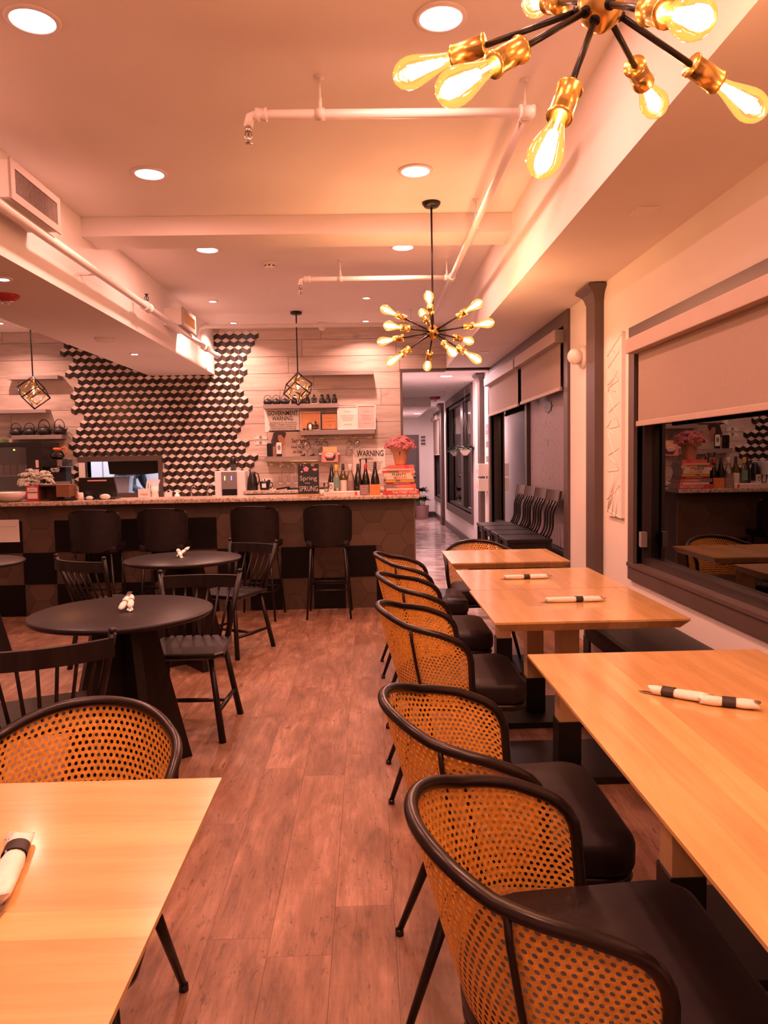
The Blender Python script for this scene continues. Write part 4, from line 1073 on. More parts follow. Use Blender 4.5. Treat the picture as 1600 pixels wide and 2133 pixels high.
# small signs, cups and glass things along the bar
def card(name, label, cat, x0, x1, y, z0, z1, mat, lines=(), tm=INK, rz=0, lean=0, d=.012, group=None, bold=.01, shear=0):
    t = thing(name, label, cat, ((x0+x1)/2, y, z0), rz, group); hw = (x1-x0)/2; h = z1-z0
    b_ = obj('board', MB().box(-hw, hw, 0, d, 0, h), mat, t)
    if lean: b_.rotation_euler = (-lean, 0, 0)
    for (s, w_, hh, xx, zz, mm) in lines: text(b_, s, 2*hw*w_, h*hh, (hw*xx, -.0014, h*zz), mm or tm, bold=bold, shear=shear)
    return t
YS = 6.985
card('sign_block', 'small dark brown sign block with stencilled words', 'sign', bx(749), bx(768), YS, ZT, ZT+.095, GRYC, [('EAT FOOD', .7, .14, 0, .84, PAPERP), ('REGION', .62, .13, 0, .62, PAPERP), ('NOT FOR', .62, .13, 0, .40, PAPERP), ('FAMILY', .6, .13, 0, .18, PAPERP)], d=.02)
card('sign_block', 'small orange sign block with stencilled words', 'sign', bx(769.5), bx(792), YS, ZT, ZT+.097, ORC, [('SOMEBODY', .8, .14, 0, .84, YELC), ('COOKED', .7, .13, 0, .62, YELC), ('IN THE', .6, .13, 0, .40, YELC), ('PAST', .5, .13, 0, .18, YELC)], d=.02)
cb = card('chalkboard', 'small chalkboard with a drawn pink flower and the words Spring has SPRUNG', 'sign', bx(620), bx(664), 7.0, ZT+.018, at(640, 966, 7.0).z, CHALK,
          [('Spring', .80, .20, -.02, .52, CHALKW), ('has', .22, .06, -.1, .37, CHALKW), ('SPRUNG', .88, .17, 0, .17, CHALKW)], lean=.08, bold=-.01)
cbb = cb.children[0]
obj('ledge', MB().bbox(-.105, .10, -.022, .03, -.018, 0, .002), MAPLEZ, cb)
m = MB()
for k in range(5):
    a = 2*pi*k/5+.3; m.prism([(-.022+.014*cos(a)+.013*cos(b_), .235+.014*sin(a)+.012*sin(b_)) for b_ in [2*pi*q/8 for q in range(8)]], -.0016-.0001*k, -.0004, 'y')
obj('chalk_flower', m, CHALKP, cbb)
st = []
for k in range(14): rr = .026 if k % 2 == 0 else .013; st.append((.040+rr*cos(pi*k/7), .275+rr*sin(pi*k/7)*.9))
obj('chalk_star', MB().prism(st, -.0012, -.0002, 'y'), CHALKG, cbb)
obj('chalk_petals', MB().prism([(.035, .232), (.055, .243), (.075, .236), (.09, .24), (.078, .222), (.058, .216)], -.0012, -.0002, 'y').prism([(-.075+.0, .21), (-.06, .222), (-.05, .21), (-.062, .20)], -.0012, -.0002, 'y').prism([(-.05, .268), (-.04, .275), (-.035, .265)], -.0012, -.0002, 'y').prism([(-.08, .275), (-.066, .28), (-.07, .268)], -.0012, -.0002, 'y'), CHALKP, cbb)
def lathe_thing(name, label, cat, loc, prof, mat, n=20, group=None):
    t = thing(name, label, cat, loc, 0, group); obj('body', MB().lathe(prof, n=n), mat, t); return t
t = thing('carafe', 'clear glass carafe standing behind the bottles', 'carafe', (bx(757), 7.38, ZT)); obj('body', MB().lathe([(.05, 0), (.052, .01), (.04, .2), (.035, .30), (.042, .34)], n=24), CLEARG, t)
t = thing('tumbler', 'slanted glass tumbler left of the drawn portrait card', 'glass', (bx(679), 7.03, ZT+.0365)); obj('body', MB().lathe([(.020, 0), (.030, .082)], n=20), CLEARG, t)
card('portrait_card', 'small cream card with a brown drawn head among the bottles', 'card', bx(682.5), bx(694), 7.05, ZT+.036, ZT+.036+.085, CER, [], d=.006)
pc = bpy.data.objects['portrait_card'].children[0]
obj('drawn_head', MB().prism([(.0+.016*cos(a), .045+.024*sin(a)) for a in [2*pi*q/14 for q in range(14)]], -.001, 0, 'y', 0).prism([(.0+.009*cos(a), .042+.014*sin(a)) for a in [2*pi*q/12 for q in range(12)]], -.002, -.001, 'y', 1), [GRYC, CER], pc)
t = thing('napkin_cup', 'small white ramekin right of the chalkboard', 'cup', (bx(669), 7.03, ZT)); obj('body', MB().lathe([(.028, 0), (.032, .05), (.030, .05), (.026, .006), (1e-4, .006)], n=20), CER, t)
# left part of the bar top
t = thing('serving_bowl', 'large white bowl on the bar at far left', 'bowl', barpt(-3.79, .06, ZT)); obj('body', MB().lathe([(.07, 0), (.10, .006), (.155, .04), (.182, .085), (.176, .087), (.150, .045), (.09, .012), (1e-4, .010)], n=40), CER, t)
u0_ = (at(56, 1030, 7.0).x-.43); u1_ = (at(81.5, 1030, 7.0).x-.43)
t = thing('red_card', 'red table card with two white panels beside the bowl', 'sign', barpt((u0_+u1_)/2, .0, ZT), BA); hw = (u1_-u0_)/2
obj('board', MB().box(-hw, hw, 0, .004, 0, .148), M('card_red', (.55, .03, .06), .5), t)
obj('white_panel', MB().box(-hw+.012, hw-.010, -.001, 0, .088, .128), PAPER, t); obj('white_panel', MB().box(-hw+.012, hw-.010, -.001, 0, .025, .075), PAPER, t)
text(t, 'gift card', .06, .018, (0, -.0025, .108), GREYP); text(t, 'Gifts', .045, .012, (0, -.0015, .138), PAPER)
# till: monitor seen from behind
t = thing('till_monitor', 'black till monitor seen from behind, with a beige strip', 'monitor', barpt(at(208, 1030, 7.2).x-.43, .20, ZT), BA)
hw = .185
scr = obj('screen_shell', MB().prism([(-hw, .02), (hw*.97, .02), (hw*.80, .205), (-hw*.98, .205)], -.02, .012, 'y'), BLACKP, t)
obj('edge', MB().box(-hw*.98, hw*.80, -.02, .014, .205, .209), STEEL, t)
obj('strip', MB().box(-.10, .08, -.0215, -.02, .172, .184), PAPERP, t)
obj('neck', MB().lathe([(.055, 0), (.05, .03), (.03, .06), (.028, .12)], (0, .015, .0), 20), BLACKP, t)
obj('foot', MB().bbox(-.13, .17, -.07, .10, 0, .014, .004), BLACKP, t)
for k, (px, w_) in enumerate(((183, .035), (216, .05))):
    t = thing('paper_wad', ('small' if k == 0 else 'larger')+' crumpled white paper beside the till monitor foot', 'paper', barpt(at(px, 1030, 7.0).x-.43, .04, ZT)); obj('body', MB().ball((0, 0, w_*.55), w_, 6, sc=(1, .7, .55)), PAPER, t)
t = thing('receipt_spool', 'white paper cup left of the till monitor', 'cup', barpt(at(170, 1030, 7.1).x-.43, .08, ZT)); obj('body', MB().lathe([(.032, 0), (.024, .07), (.022, .07), (1e-4, .066)], n=18), PAPER, t)
t = thing('order_slip', 'tall beige order slip standing left of the hatch', 'paper', (at(171, 985, 9.60).x, 9.60, at(171, 995, 9.60).z)); obj('sheet', MB().box(-.040, .040, 0, .002, 0, .19), PAPER, t)
# wooden box with black tray left of the till
t = thing('wooden_box', 'brown wooden cubby box on the bar left of the till', 'box', barpt(at(122, 1030, 7.1).x-.43, .12, ZT), BA)
DW = wood('dark_brown_wood', (.09, .035, .018), (.17, .07, .035), 'x', 1, .45)
obj('shell', MB().box(-.16, -.145, -.1, .1, 0, .15).box(-.16, .02, -.1, .1, .138, .15).box(-.145, .02, -.1, .1, 0, .012).box(-.145, .02, .08, .1, .012, .138), DW, t)
obj('front_panel', MB().bbox(.02, .14, -.11, .08, .035, .15, .002), M('box_panel', (.22, .09, .045), .45, stretch=(1, 1, 8)), t)
obj('tray', MB().bbox(-.04, .18, -.12, .12, .0, .014, .003), BLACKP, t)
t = thing('orange_carton', 'narrow orange carton behind the wooden box', 'box', barpt(at(158, 1030, 7.25).x-.43, .24, ZT)); obj('body', MB().bbox(-.02, .02, -.02, .02, .0, .085, .002), ORANGEP, t); obj('lid', MB().box(-.022, .022, -.022, .022, .085, .098), BLACKP, t)
# back counter and the things on it
ZB = .93
bc = thing('back_counter', 'low dark back counter under the hatch and cube tiles', 'counter', (-2.9, 9.30, 0)); obj('cabinet', MB().box(-1.7, 1.36, -.28, .33, 0, ZB-.04), TRIMD, bc); obj('worktop', MB().bbox(-1.72, 1.38, -.32, .335, ZB-.04, ZB, .008), GRAN, bc)
rc_ = thing('raised_counter', 'raised granite shelf counter below the wine glass rack', 'counter', (-.54, 9.25, 0)); obj('cabinet', MB().box(-.94, .93, -.24, .38, 0, 1.025), TRIMD, rc_); obj('worktop', MB().bbox(-.96, .95, -.30, .385, 1.025, 1.065, .012), GRAN, rc_)
ZR = 1.0655
def bw(px, Y): return at(px, 1000, Y).x
Yc = 9.15
t = thing('water_dispenser', 'white countertop water dispenser with dark front panel and two lights', 'appliance', ((bw(450, 9.0)+bw(513, 9.0))/2-.012, 9.1, ZB)); hw = (bw(513, 9.0)-bw(450, 9.0))/2; H_ = at(480, 981, 9.0).z-ZB
obj('body', MB().bbox(-hw, hw, -.12, .25, 0, H_, .012), WHITEP, t)
obj('front_panel', MB().bbox(-hw*.55, hw*.48, -.135, -.118, .0, H_-.008, .006), GREYP, t)
obj('recess', MB().box(-hw*.5, hw*.46, -.137, -.13, .0, .16), BLACKP, t)
obj('indicator', MB().box(-hw*.34, -hw*.29, -.1385, -.135, H_-.11, H_-.06), emit('amber_light', (1, .5, .15), 5), t)
obj('indicator', MB().box(hw*.10, hw*.15, -.1385, -.135, H_-.11, H_-.06), emit('blue_light', (.15, .15, 1), 5), t)
t = thing('hand_blender', 'black cylinder standing on the white water dispenser', 'appliance', (bw(487, 9.2), 9.2, ZB+H_)); obj('body', MB().lathe([(.035, 0), (.035, .15), (.028, .165), (1e-4, .168)], n=20), BLACKP, t)
t = thing('black_airpot', 'black airpot flask right of the water dispenser', 'flask', (bw(524, Yc)+.012, Yc, ZR)); obj('body', MB().lathe([(.062, 0), (.066, .01), (.055, .14), (.035, .20), (.03, .225), (1e-4, .23)], n=24), BLACKP, t); obj('handle', MB().tube([(.03, 0, .215), (.07, 0, .20), (.085, 0, .12), (.06, 0, .06)], .008, 8), BLACKP, t)
t = thing('black_kettle', 'small black jug with a white label beside the wall socket', 'jug', (bw(546, Yc)+.03, Yc, ZR)); obj('body', MB().lathe([(.052, 0), (.055, .01), (.062, .10), (.058, .105), (.01, .112), (.008, .13), (1e-4, .14)], n=24), BLACKP, t); obj('handle', MB().tube([(.058, 0, .095), (.09, 0, .09), (.095, 0, .04), (.056, 0, .02)], .007, 8), BLACKP, t)
obj('label', MB().box(-.025, .025, -.066, -.060, .03, .08), PAPER, t)
t = thing('wall_socket', 'white double wall socket with a black plug in it', 'socket', (at(558, 1000, YB).x, YB, at(558, 1008, YB).z)); obj('plate', MB().bbox(-.065, .065, -.012, 0, -.07, .07, .003), WHITEP, t); obj('plug', MB().bbox(-.0, .035, -.05, -.013, .0, .055, .006), BLACKP, t)
obj('cable', MB().tube([(.018, -.03, .0), (.05, -.05, -.06), (.11, -.2, -.11)], .004, 6), BLACKP, t)
t = thing('card_reader', 'flat black card reader on the raised counter', 'device', (bw(590, 9.05), 9.05, ZR)); rr_ = obj('body', MB().bbox(-.08, .08, -.05, .05, .0, .02, .004), BLACKP, t); rr_.rotation_euler = (0, -.12, 0); rr_.location = (0, 0, .012)
t = thing('black_tray', 'long black tray lying behind the chalkboard', 'tray', (bw(650, 9.2), 9.2, ZR)); obj('body', MB().bbox(-.30, .30, -.1, .1, 0, .018, .004), BLACKP, t)
# taps and bits between hatch and dispenser
for px, h_, lb in ((398, .17, 'tall curved chrome tap standing before the cube tiles'), (432, .18, 'slim wire carafe stand next to the water dispenser')):
    t = thing('tap', lb, 'tap', (bw(px, 9.2), 9.2, ZB)); h2 = h_+.02
    obj('spout', MB().tube([(0, 0, 0), (0, 0, h2*.8), (.01, 0, h2), (.035, 0, h2*1.05), (.05, 0, h2*.93)], .007, 8), STEEL, t); obj('base', MB().lathe([(.02, 0), (.018, .02), (.008, .03)], n=14), STEEL, t)
t = thing('soap_pump', 'clear soap pump before the cube tiles', 'bottle', (bw(368, 9.15), 9.15, ZB)); obj('body', MB().lathe([(.035, 0), (.038, .06), (.03, .1), (.012, .115), (.01, .13)], n=18), CER, t); obj('pump', MB().tube([(0, 0, .12), (0, 0, .15), (-.03, 0, .15)], .005, 6), WHITEP, t)
t = thing('white_canister', 'square white canister right of the hatch', 'canister', (bw(350, 9.15), 9.15, ZB)); obj('body', MB().bbox(-.038, .038, -.038, .038, 0, .13, .005), CER, t); obj('lid', MB().lathe([(.018, .13), (.014, .145), (.004, .16), (1e-4, .162)], n=14), BLACKP, t)
t = thing('steel_cup', 'small steel cup left of the water dispenser', 'cup', (bw(446, 9.1), 9.1, ZB)); obj('body', MB().lathe([(.028, 0), (.034, .09), (.031, .09), (1e-4, .08)], n=18), STEEL, t)
t = thing('napkin_holder', 'pale paper stand with folded slips in the hatch', 'holder', (bw(310, 9.35), 9.35, ZB)); obj('box', MB().box(-.13, .02, -.03, .03, 0, .17), PAPER, t)
text(t, 'THANK', .10, .03, (-.06, -.032, .10), INKR)
obj('vase', MB().lathe([(.06, 0), (.05, .02), (.04, .12), (.045, .20), (1e-4, .19)], (.07, 0, 0), 18), CER, t)
m = MB()
for k in range(5): m.add([(-.05+.03*k, .0, .14), (-.03+.03*k, .0, .14), (.0+.035*k, .01, .30-.012*abs(2-k)), (-.025+.035*k, .01, .31-.012*abs(2-k))], [(0, 1, 2, 3)])
obj('slips', m, PAPER, t)

# left end: glass fridge, coffee brewer
t = thing('glass_fridge', 'black countertop fridge with a glass door at far left', 'fridge', (bw(30, 9.1), 9.2, ZB)); hw = bw(92, 9.05)-bw(30, 9.05); H_ = at(50, 921, 9.05).z-ZB
obj('cabinet', MB().box(-.6, hw, -.12, .40, 0, .02).box(-.6, hw, -.12, .40, H_-.05, H_).box(hw-.19, hw, -.12, .40, .02, H_-.05).box(-.6, hw-.19, .36, .40, .02, H_-.05).box(-.6, -.57, -.12, .36, .02, H_-.05), BLACKP, t)
obj('glass_door', MB().box(-.57, hw-.19, -.115, -.108, .03, H_-.055), PANE, t)
for z_ in (.18, .36):
    obj('shelf', MB().box(-.57, hw-.19, -.08, .36, z_, z_+.008), STEEL, t)
obj('sticker', MB().box(hw-.085, hw-.045, -.1225, -.12, .24, .44), PAPERP, t); obj('sticker', MB().box(hw-.08, hw-.045, -.1235, -.12, .46, .55), PAPERP, t)
obj('green_light', MB().ball((hw-.33, -.121, H_-.09), .010, 6), emit('green_led', (.55, .9, .1), 4), t)
for k in range(6):
    q = thing('carton', 'small pale carton on the fridge shelf, %s' % ('leftmost', 'second from left', 'third from left', 'third from right', 'second from right', 'rightmost')[k], 'carton', (bw(30, 9.1)-.30+k*.085, 9.23, ZB+.3685), 0, 'cartons in the glass fridge')
    obj('body', MB().bbox(-.034, .034, -.03, .03, 0, .13, .003), (PAPERO, CREAMC, PAPERP)[k % 3], q)
t = thing('green_box', 'flat green box lying on the black fridge', 'box', (bw(0, 9.1), 9.15, ZB+H_)); obj('body', MB().bbox(-.15, .06, -.05, .10, 0, .045, .003), M('green_card', (.16, .26, .07), .5), t)
t = thing('coffee_brewer', 'dark drip coffee brewer at left of the hatch', 'coffee maker', (bw(115, 9.1), 9.15, ZB)); z1_ = at(110, 956, 9.05).z-ZB
obj('column', MB().box(-.10, .10, .03, .20, 0, z1_-.1), BLACKP, t); obj('head', MB().bbox(-.125, .06, -.12, .2, z1_-.09, z1_, .006), BLACKP, t); obj('filter_basket', MB().lathe([(.055, -.16), (.065, -.09)], (.0, -.04, z1_), 18), STEEL, t)
obj('side', MB().box(.062, .12, -.12, .2, z1_-.09, z1_-.01), STEEL, t); obj('warmer', MB().bbox(-.12, .10, -.12, .2, 0, .05, .01), BLACKP, t)
obj('menu_board', MB().box(.0, .22, -.16, -.15, .10, .29), GREYP, t); text(t, 'TUB', .11, .05, (.11, -.163, .235), CHALKG, bold=.04)
t = thing('coffee_pot', 'glass coffee pot with an orange collar and handle', 'coffee pot', (bw(121, 9.1)-.0, 9.12, ZB+z1_))
obj('glass', MB().lathe([(.055, 0), (.078, .02), (.082, .045), (.066, .08), (.042, .105), (.040, .118)], n=28), CLEARG, t)
obj('coffee', MB().lathe([(1e-4, .003), (.053, .003), (.075, .02), (.079, .045), (1e-4, .046)], n=28), M('coffee', (.03, .012, .008), .1), t)
obj('collar', MB().lathe([(.043, .10), (.050, .112), (.050, .128), (.03, .135), (1e-4, .135)], n=24), ORANGEP, t)
obj('handle', MB().tube([(.04, 0, .12), (.085, 0, .14), (.108, 0, .135), (.112, 0, .09), (.105, 0, .05)], .010, 8), ORANGEP, t)

# ================================================================ SHELVES AND WHAT IS ON THE BACK WALL
def shelf(label, pxa, pxb, ytop, ybot, dep=.15, Yf=None):
    Yf = YB-.003-dep; a = at(pxa, ytop, Yf); b_ = at(pxb, ytop, Yf); c_ = at((pxa+pxb)/2, ybot, Yf); zt_ = (a.z+b_.z)/2
    t = thing('wall_shelf', label, 'shelf', ((a.x+b_.x)/2, YB-.003, c_.z), 0, None)
    obj('board', MB().bbox((a.x-b_.x)/2, (b_.x-a.x)/2, -dep, 0, 0, zt_-c_.z, .003), SHELFW, t)
    return t, (a.x, b_.x, zt_)
s1, (s1a, s1b, s1z) = shelf('wooden wall shelf holding small kettles and clip bottles', 548, 705, 841, 850)
s2, (s2a, s2b, s2z) = shelf('wooden wall shelf with framed certificates and hooks below', 625, 781, 895, 905)
s3, (s3a, s3b, s3z) = shelf('wooden wall shelf holding the black speaker, with a glass rack below', 552, 708, 950, 960)
s4, (s4a, s4b, s4z) = shelf('empty wooden wall shelf high above the certificates', 622, 778, 772, 781)
s5, (s5a, s5b, s5z) = shelf('empty wooden wall shelf at left behind the cage pendant', 14, 120, 782, 790)
s6, (s6a, s6b, s6z) = shelf('empty wooden wall shelf at the left edge, middle of three', -30, 95, 853, 861)
s7, (s7a, s7b, s7z) = shelf('wooden wall shelf holding four black iron kettles at left', 24, 128, 906, 915)
def kettle(label, px, sh, s, bail, group):
    zt_ = sh[2]; t = thing('iron_kettle', label, 'kettle', (at(px, 900, YB-.09).x, YB-.085, zt_), 0, group)
    obj('body', MB().lathe([(.040*s, 0), (.062*s, .012*s), (.070*s, .035*s), (.060*s, .062*s), (.035*s, .078*s), (1e-4, .080*s)], n=24), CAST, t)
    obj('lid', MB().lathe([(.034*s, .077*s), (.030*s, .085*s), (.008*s, .090*s), (.010*s, .102*s), (1e-4, .106*s)], n=16), CAST, t)
    obj('spout', MB().cyl((.055*s, 0, .040*s), (.084*s, 0, .066*s), .013*s, .007*s, 10), CAST, t)
    obj('handle', MB().tube([(-.052*s, 0, .060*s), (-.055*s, 0, .09*s)]+[(-.055*s*cos(a), 0, .09*s+(bail)*sin(a)) for a in [pi*k/10 for k in range(1, 10)]]+[(.055*s, 0, .09*s), (.052*s, 0, .060*s)], .0045*s, 7), CAST, t)
KG = 'black iron kettles on the wall shelves'
for px, s, bl, lb in ((33, 1.08, .058, 'wide low iron kettle leftmost on the left shelf'), (61.5, 1.08, .058, 'wide low iron kettle second on the left shelf'), (92, 1.26, .080, 'largest iron kettle with a tall handle on the left shelf'), (124, 1.18, .088, 'round iron kettle rightmost on the left shelf')):
    kettle(lb, px, (0, 0, s7z), s, bl, KG)
for px, lb in ((559.5, 'small iron kettle leftmost on the right hand shelf'), (577.5, 'small iron kettle second on the right hand shelf'), (595.5, 'small iron kettle third on the right hand shelf')): kettle(lb, px, (0, 0, s1z), .82, .045, KG)
def clipbottle(label, px, s=1):
    t = thing('swing_bottle', label, 'bottle', (at(px, 840, YB-.09).x, YB-.085, s1z), 0, 'dark clip top bottles on the shelf')
    obj('body', MB().lathe([(.036*s, 0), (.039*s, .01), (.037*s, .05*s), (.022*s, .085*s), (.016*s, .10*s), (.020*s, .105*s), (.018*s, .118*s), (1e-4, .12*s)], n=20), BOTG, t); obj('clip', MB().tube([(-.02*s, -.01, .08*s), (-.024*s, 0, .115*s), (.024*s, 0, .115*s), (.02*s, -.01, .08*s)], .0025, 6), STEEL, t)
for px, lb in ((613, 'dark bottle left of centre behind the cage pendant'), (627, 'dark bottle in the middle behind the cage pendant'), (640, 'dark bottle right of centre behind the cage pendant'), (671, 'dark clip top bottle nearest the seated figure'), (683.5, 'dark clip top bottle, middle of the three at the shelf end'), (697, 'dark clip top bottle at the right end of the shelf')): clipbottle(lb, px)
def seated(label, px, zt_, s=1.0):
    t = thing('meditating_figurine', label, 'figurine', (at(px, 880, YB-.09).x, YB-.085, zt_)); m = MB()
    obj('plinth', MB().box(-.035*s, .035*s, -.02, .02, 0, .012*s), CER, t)
    m.lathe([(.034*s, .012*s), (.040*s, .022*s), (.022*s, .038*s), (.020*s, .055*s), (.028*s, .075*s), (.010*s, .088*s), (.009*s, .093*s)], n=16)
    m.ball((0, 0, .105*s), .014*s, 8).ball((0, 0, .122*s), .006*s, 6)
    m.tube([(-.026*s, 0, .074*s), (-.036*s, -.005, .052*s), (-.010*s, -.02*s, .036*s)], .006*s, 6).tube([(.026*s, 0, .074*s), (.036*s, -.005, .052*s), (.010*s, -.02*s, .036*s)], .006*s, 6)
    obj('figure', m, CAST, t)
seated('small dark seated figurine between the bottles on the upper shelf', 655.5, s1z); seated('small dark seated figurine in front of the certificate frames', 657.5, s2z, .95)
# certificates and posters
def frame(label, pxa, pxb, ya, yb_, Y, z0, fm, pm, lines=(), bw_=.012, lean=0, name='certificate_frame', cat='picture'):
    a, b_ = at(pxa, ya, Y), at(pxb, yb_, Y); hw = (b_.x-a.x)/2; h = a.z-b_.z if z0 is None else a.z-z0
    t = thing(name, label, cat, ((a.x+b_.x)/2, Y, b_.z if z0 is None else z0)); t.rotation_euler = (-lean, 0, 0)
    obj('frame', MB().box(-hw, hw, 0, .014, 0, bw_).box(-hw, hw, 0, .014, h-bw_, h).box(-hw, -hw+bw_, 0, .014, bw_, h-bw_).box(hw-bw_, hw, 0, .014, bw_, h-bw_), fm, t)
    s_ = obj('print', MB().box(-hw+bw_, hw-bw_, .006, .012, bw_, h-bw_), pm, t)
    for (s, w_, hh, xx, zz, mm) in lines: text(s_, s, 2*hw*w_, h*hh, (hw*xx, .0055, h*zz), mm)
    return t, hw, h
L3 = 'State License\n\nthis certificate is issued for the\nsale of food and drink at the\npremises named below\n\nvalid until revoked'
frame('white framed certificate leaning on the shelf, left of the pink one', 702, 746, 846, 894, YB-.11, s2z, WHITEP, PAPER, [(L3, .62, .62, 0, .5, GREYP)], .010, .02)
frame('white framed pink certificate at the right end of the shelf', 743, 783, 844, 894, YB-.085, s2z, WHITEP, PAPERP, [(L3, .62, .55, .05, .5, GREYP)], .010, .02)
frame('black framed orange certificate on the shelf', 668, 705, 860, 896, YB-.07, s2z, BLACKP, PAPERO, [('Certificate\n\nof registration\n\ncity', .6, .5, 0, .5, M('ink_brown', (.3, .1, .05), .7))], .014, .02)
t, hw, h = frame('pale framed sheet behind the seated figurine', 625, 668, 858, 895, YB-.05, s2z, WHITEP, PAPERO, [], .008, .01)
t = thing('hanging_bulb_jar', 'clear glass terrarium with a small bright candle bulb on the certificate shelf', 'ornament', (at(646, 890, YB-.1).x, YB-.10, s2z)); obj('glass', MB().lathe([(.035, 0), (.04, .02), (.04, .07), (.015, .10), (1e-4, .102)], n=16), CLEARG, t); obj('flame', MB().lathe([(1e-4, .03), (.008, .045), (.006, .06), (1e-4, .075)], n=10), BULBW, t)
t = thing('stone_pair', 'pair of dark pebbles lying on the certificate shelf', 'ornament', (at(636, 890, YB-.11).x, YB-.12, s2z)); obj('stone', MB().ball((-.012, 0, .014), .02, 8, sc=(1.2, .8, .7)), CAST, t); obj('stone', MB().ball((.03, 0, .012), .016, 8, sc=(1.3, .8, .7)), CAST, t)
def poster(name, label, pxa, pxb, ya, yb_, mat, lines, Y=YB-.004, cat='poster', bold=.02):
    a, b_ = at(pxa, ya, Y), at(pxb, yb_, Y); hw = (b_.x-a.x)/2; h = a.z-b_.z; t = thing(name, label, cat, ((a.x+b_.x)/2, Y, b_.z)); s_ = obj('sheet', MB().box(-hw, hw, 0, .003, 0, h), mat, t)
    for (s, w_, hh, xx, zz, mm) in lines: text(s_, s, 2*hw*w_, h*hh, (hw*xx, -.002, h*zz), mm, bold=bold)
    return t, hw, h
poster('warning_notice', 'white notice headed GOVERNMENT WARNING under the kettle shelf', 551, 624, 852, 899, PAPER,
       [('GOVERNMENT', .88, .20, .05, .80, INK), ('WARNING:', .62, .19, .05, .57, INK), ('ACCORDING TO THE SURGEON\nGENERAL, WOMEN SHOULD NOT\nDRINK ALCOHOLIC BEVERAGES\nDURING PREGNANCY BECAUSE\nOF THE RISK OF BIRTH DEFECTS', .82, .40, .05, .22, M('ink_soft', (.22, .14, .12), .7))])
poster('warning_notice', 'beige notice headed WARNING behind the wine bottles', 735, 803, 934, 986, PAPER,
       [('WARNING', .84, .24, .08, .78, INK), ('WARNING', .36, .10, -.12, .58, INK), ('Drinking distilled spirits, beer,\nwine and other alcoholic\nbeverages may increase\ncancer risk, and during\npregnancy can cause\nbirth defects', .55, .40, .30, .28, M('ink_soft', (.22, .14, .12), .7))])
TANP = M('poster_tan', (.50, .37, .29), .7, var=.05)
t, hw, h = poster('portrait_poster', 'tan poster with a dark haired head in profile and script lettering', 560, 640, 897, 951, TANP,
       [('Sarcasm', .38, .16, .58, .60, INK), ('Now Served', .38, .09, .55, .36, INK), ('All Day', .26, .12, .50, .18, INK)])
ps = t.children[0]; SKIN = M('print_skin', (.48, .22, .14), .7)
face = [(.18, .99), (.36, .80), (.43, .72), (.40, .60), (.44, .55), (.42, .50), (.38, .40), (.35, .30), (.27, .28), (.22, .22), (.22, .0), (.12, .0), (.14, .45), (.10, .65)]
W2 = 2*hw
def pp(pts, d0, mi=0): return MB().prism([(-hw+W2*x_*1.0, h*z_) for x_, z_ in pts], -d0-.001, -d0, 'y', mi)
obj('printed_face', pp(face[::-1], .0005), SKIN, ps)
hair = [(.08, .45), (.05, .60), (.09, .75), (.12, .90), (.20, .985), (.38, .985), (.46, .90), (.44, .78), (.40, .70), (.32, .84), (.24, .82), (.235, .66), (.29, .50), (.24, .44), (.17, .50), (.155, .40), (.12, .40)]
obj('printed_hair', pp(hair[::-1], .0016), INK, ps)
for k, (yy, lb) in enumerate(((906, 'upper of two banknotes pinned beside the cube tiles'), (917.5, 'lower of two banknotes pinned beside the cube tiles'))):
    t, hw, h = poster('banknote', lb, 530, 556, yy, yy+9.5, PAPER, [], cat='banknote'); s_ = t.children[0]
    obj('portrait_oval', MB().prism([(.02*cos(a), h/2+.02*sin(a)) for a in [2*pi*q/12 for q in range(12)]], -.0015, 0, 'y'), GRYC, s_)
    obj('border', MB().box(-hw+.006, hw-.006, -.001, 0, .005, .008).box(-hw+.006, hw-.006, -.001, 0, h-.008, h-.005), GREYP, s_)
    text(s_, '1', .008, .015, (-hw+.014, -.0015, h*.7), GREYP); text(s_, '1', .008, .015, (hw-.014, -.0015, h*.7), GREYP)
# lower shelf things
t = thing('speaker', 'black rounded speaker upright on the lower shelf', 'speaker', (at(562.5, 940, YB-.09).x, YB-.085, s3z)); obj('body', MB().bbox(-.037, .037, -.03, .03, 0, at(562, 923, YB-.1).z-s3z, .012), BLACKP, t)
t = thing('matchbox_print', 'small upright black and white portrait box on the lower shelf', 'box', (at(582, 940, YB-.09).x, YB-.10, s3z)); hh_ = at(582, 921, YB-.1).z-s3z
obj('body', MB().box(-.034, .034, -.012, .012, 0, hh_), BLACKP, t); obj('print', MB().box(-.032, .032, -.014, -.012, hh_*.18, hh_-.004), PAPER, t); obj('printed_head', MB().prism([(.02*cos(a), hh_*.62+.034*sin(a)) for a in [2*pi*q/14 for q in range(14)]], -.0155, -.014, 'y'), GREYP, t)
for px, lb in ((633, 'small dark ornament left of the pink sign'), (652, 'small dark ornament close to the pink sign')):
    t = thing('dark_ornament', lb, 'ornament', (at(px, 945, YB-.09).x, YB-.085, s3z)); obj('body', MB().ball((0, 0, .012), .016, 8, sc=(1.4, .8, .75)).ball((.008, 0, .026), .009, 6).ball((-.03, 0, .008), .01, 6, sc=(1.5, .8, .7)), CAST, t)
t = thing('welcome_sign', 'pink sign box with a black banner and white oval on the lower shelf', 'sign', (at(687, 945, YB-.2).x, YB-.19, s3z-.03)); hw = .105
obj('board', MB().box(-hw, hw, -.01, .01, -.05, .075), M('sign_pink', (.80, .28, .26), .5), t); obj('top_flap', MB().box(-hw*.82, hw*.85, .0, .012, .075, .14), M('sign_yellow', (.78, .45, .20), .5), t)
obj('arrow', MB().prism([(-.065, .02), (-.04, -.035), (.045, -.035), (.075, .0), (.07, .06), (.05, .03), (.03, .0), (-.03, -.0)], -.0115, -.010, 'y'), INK, t)
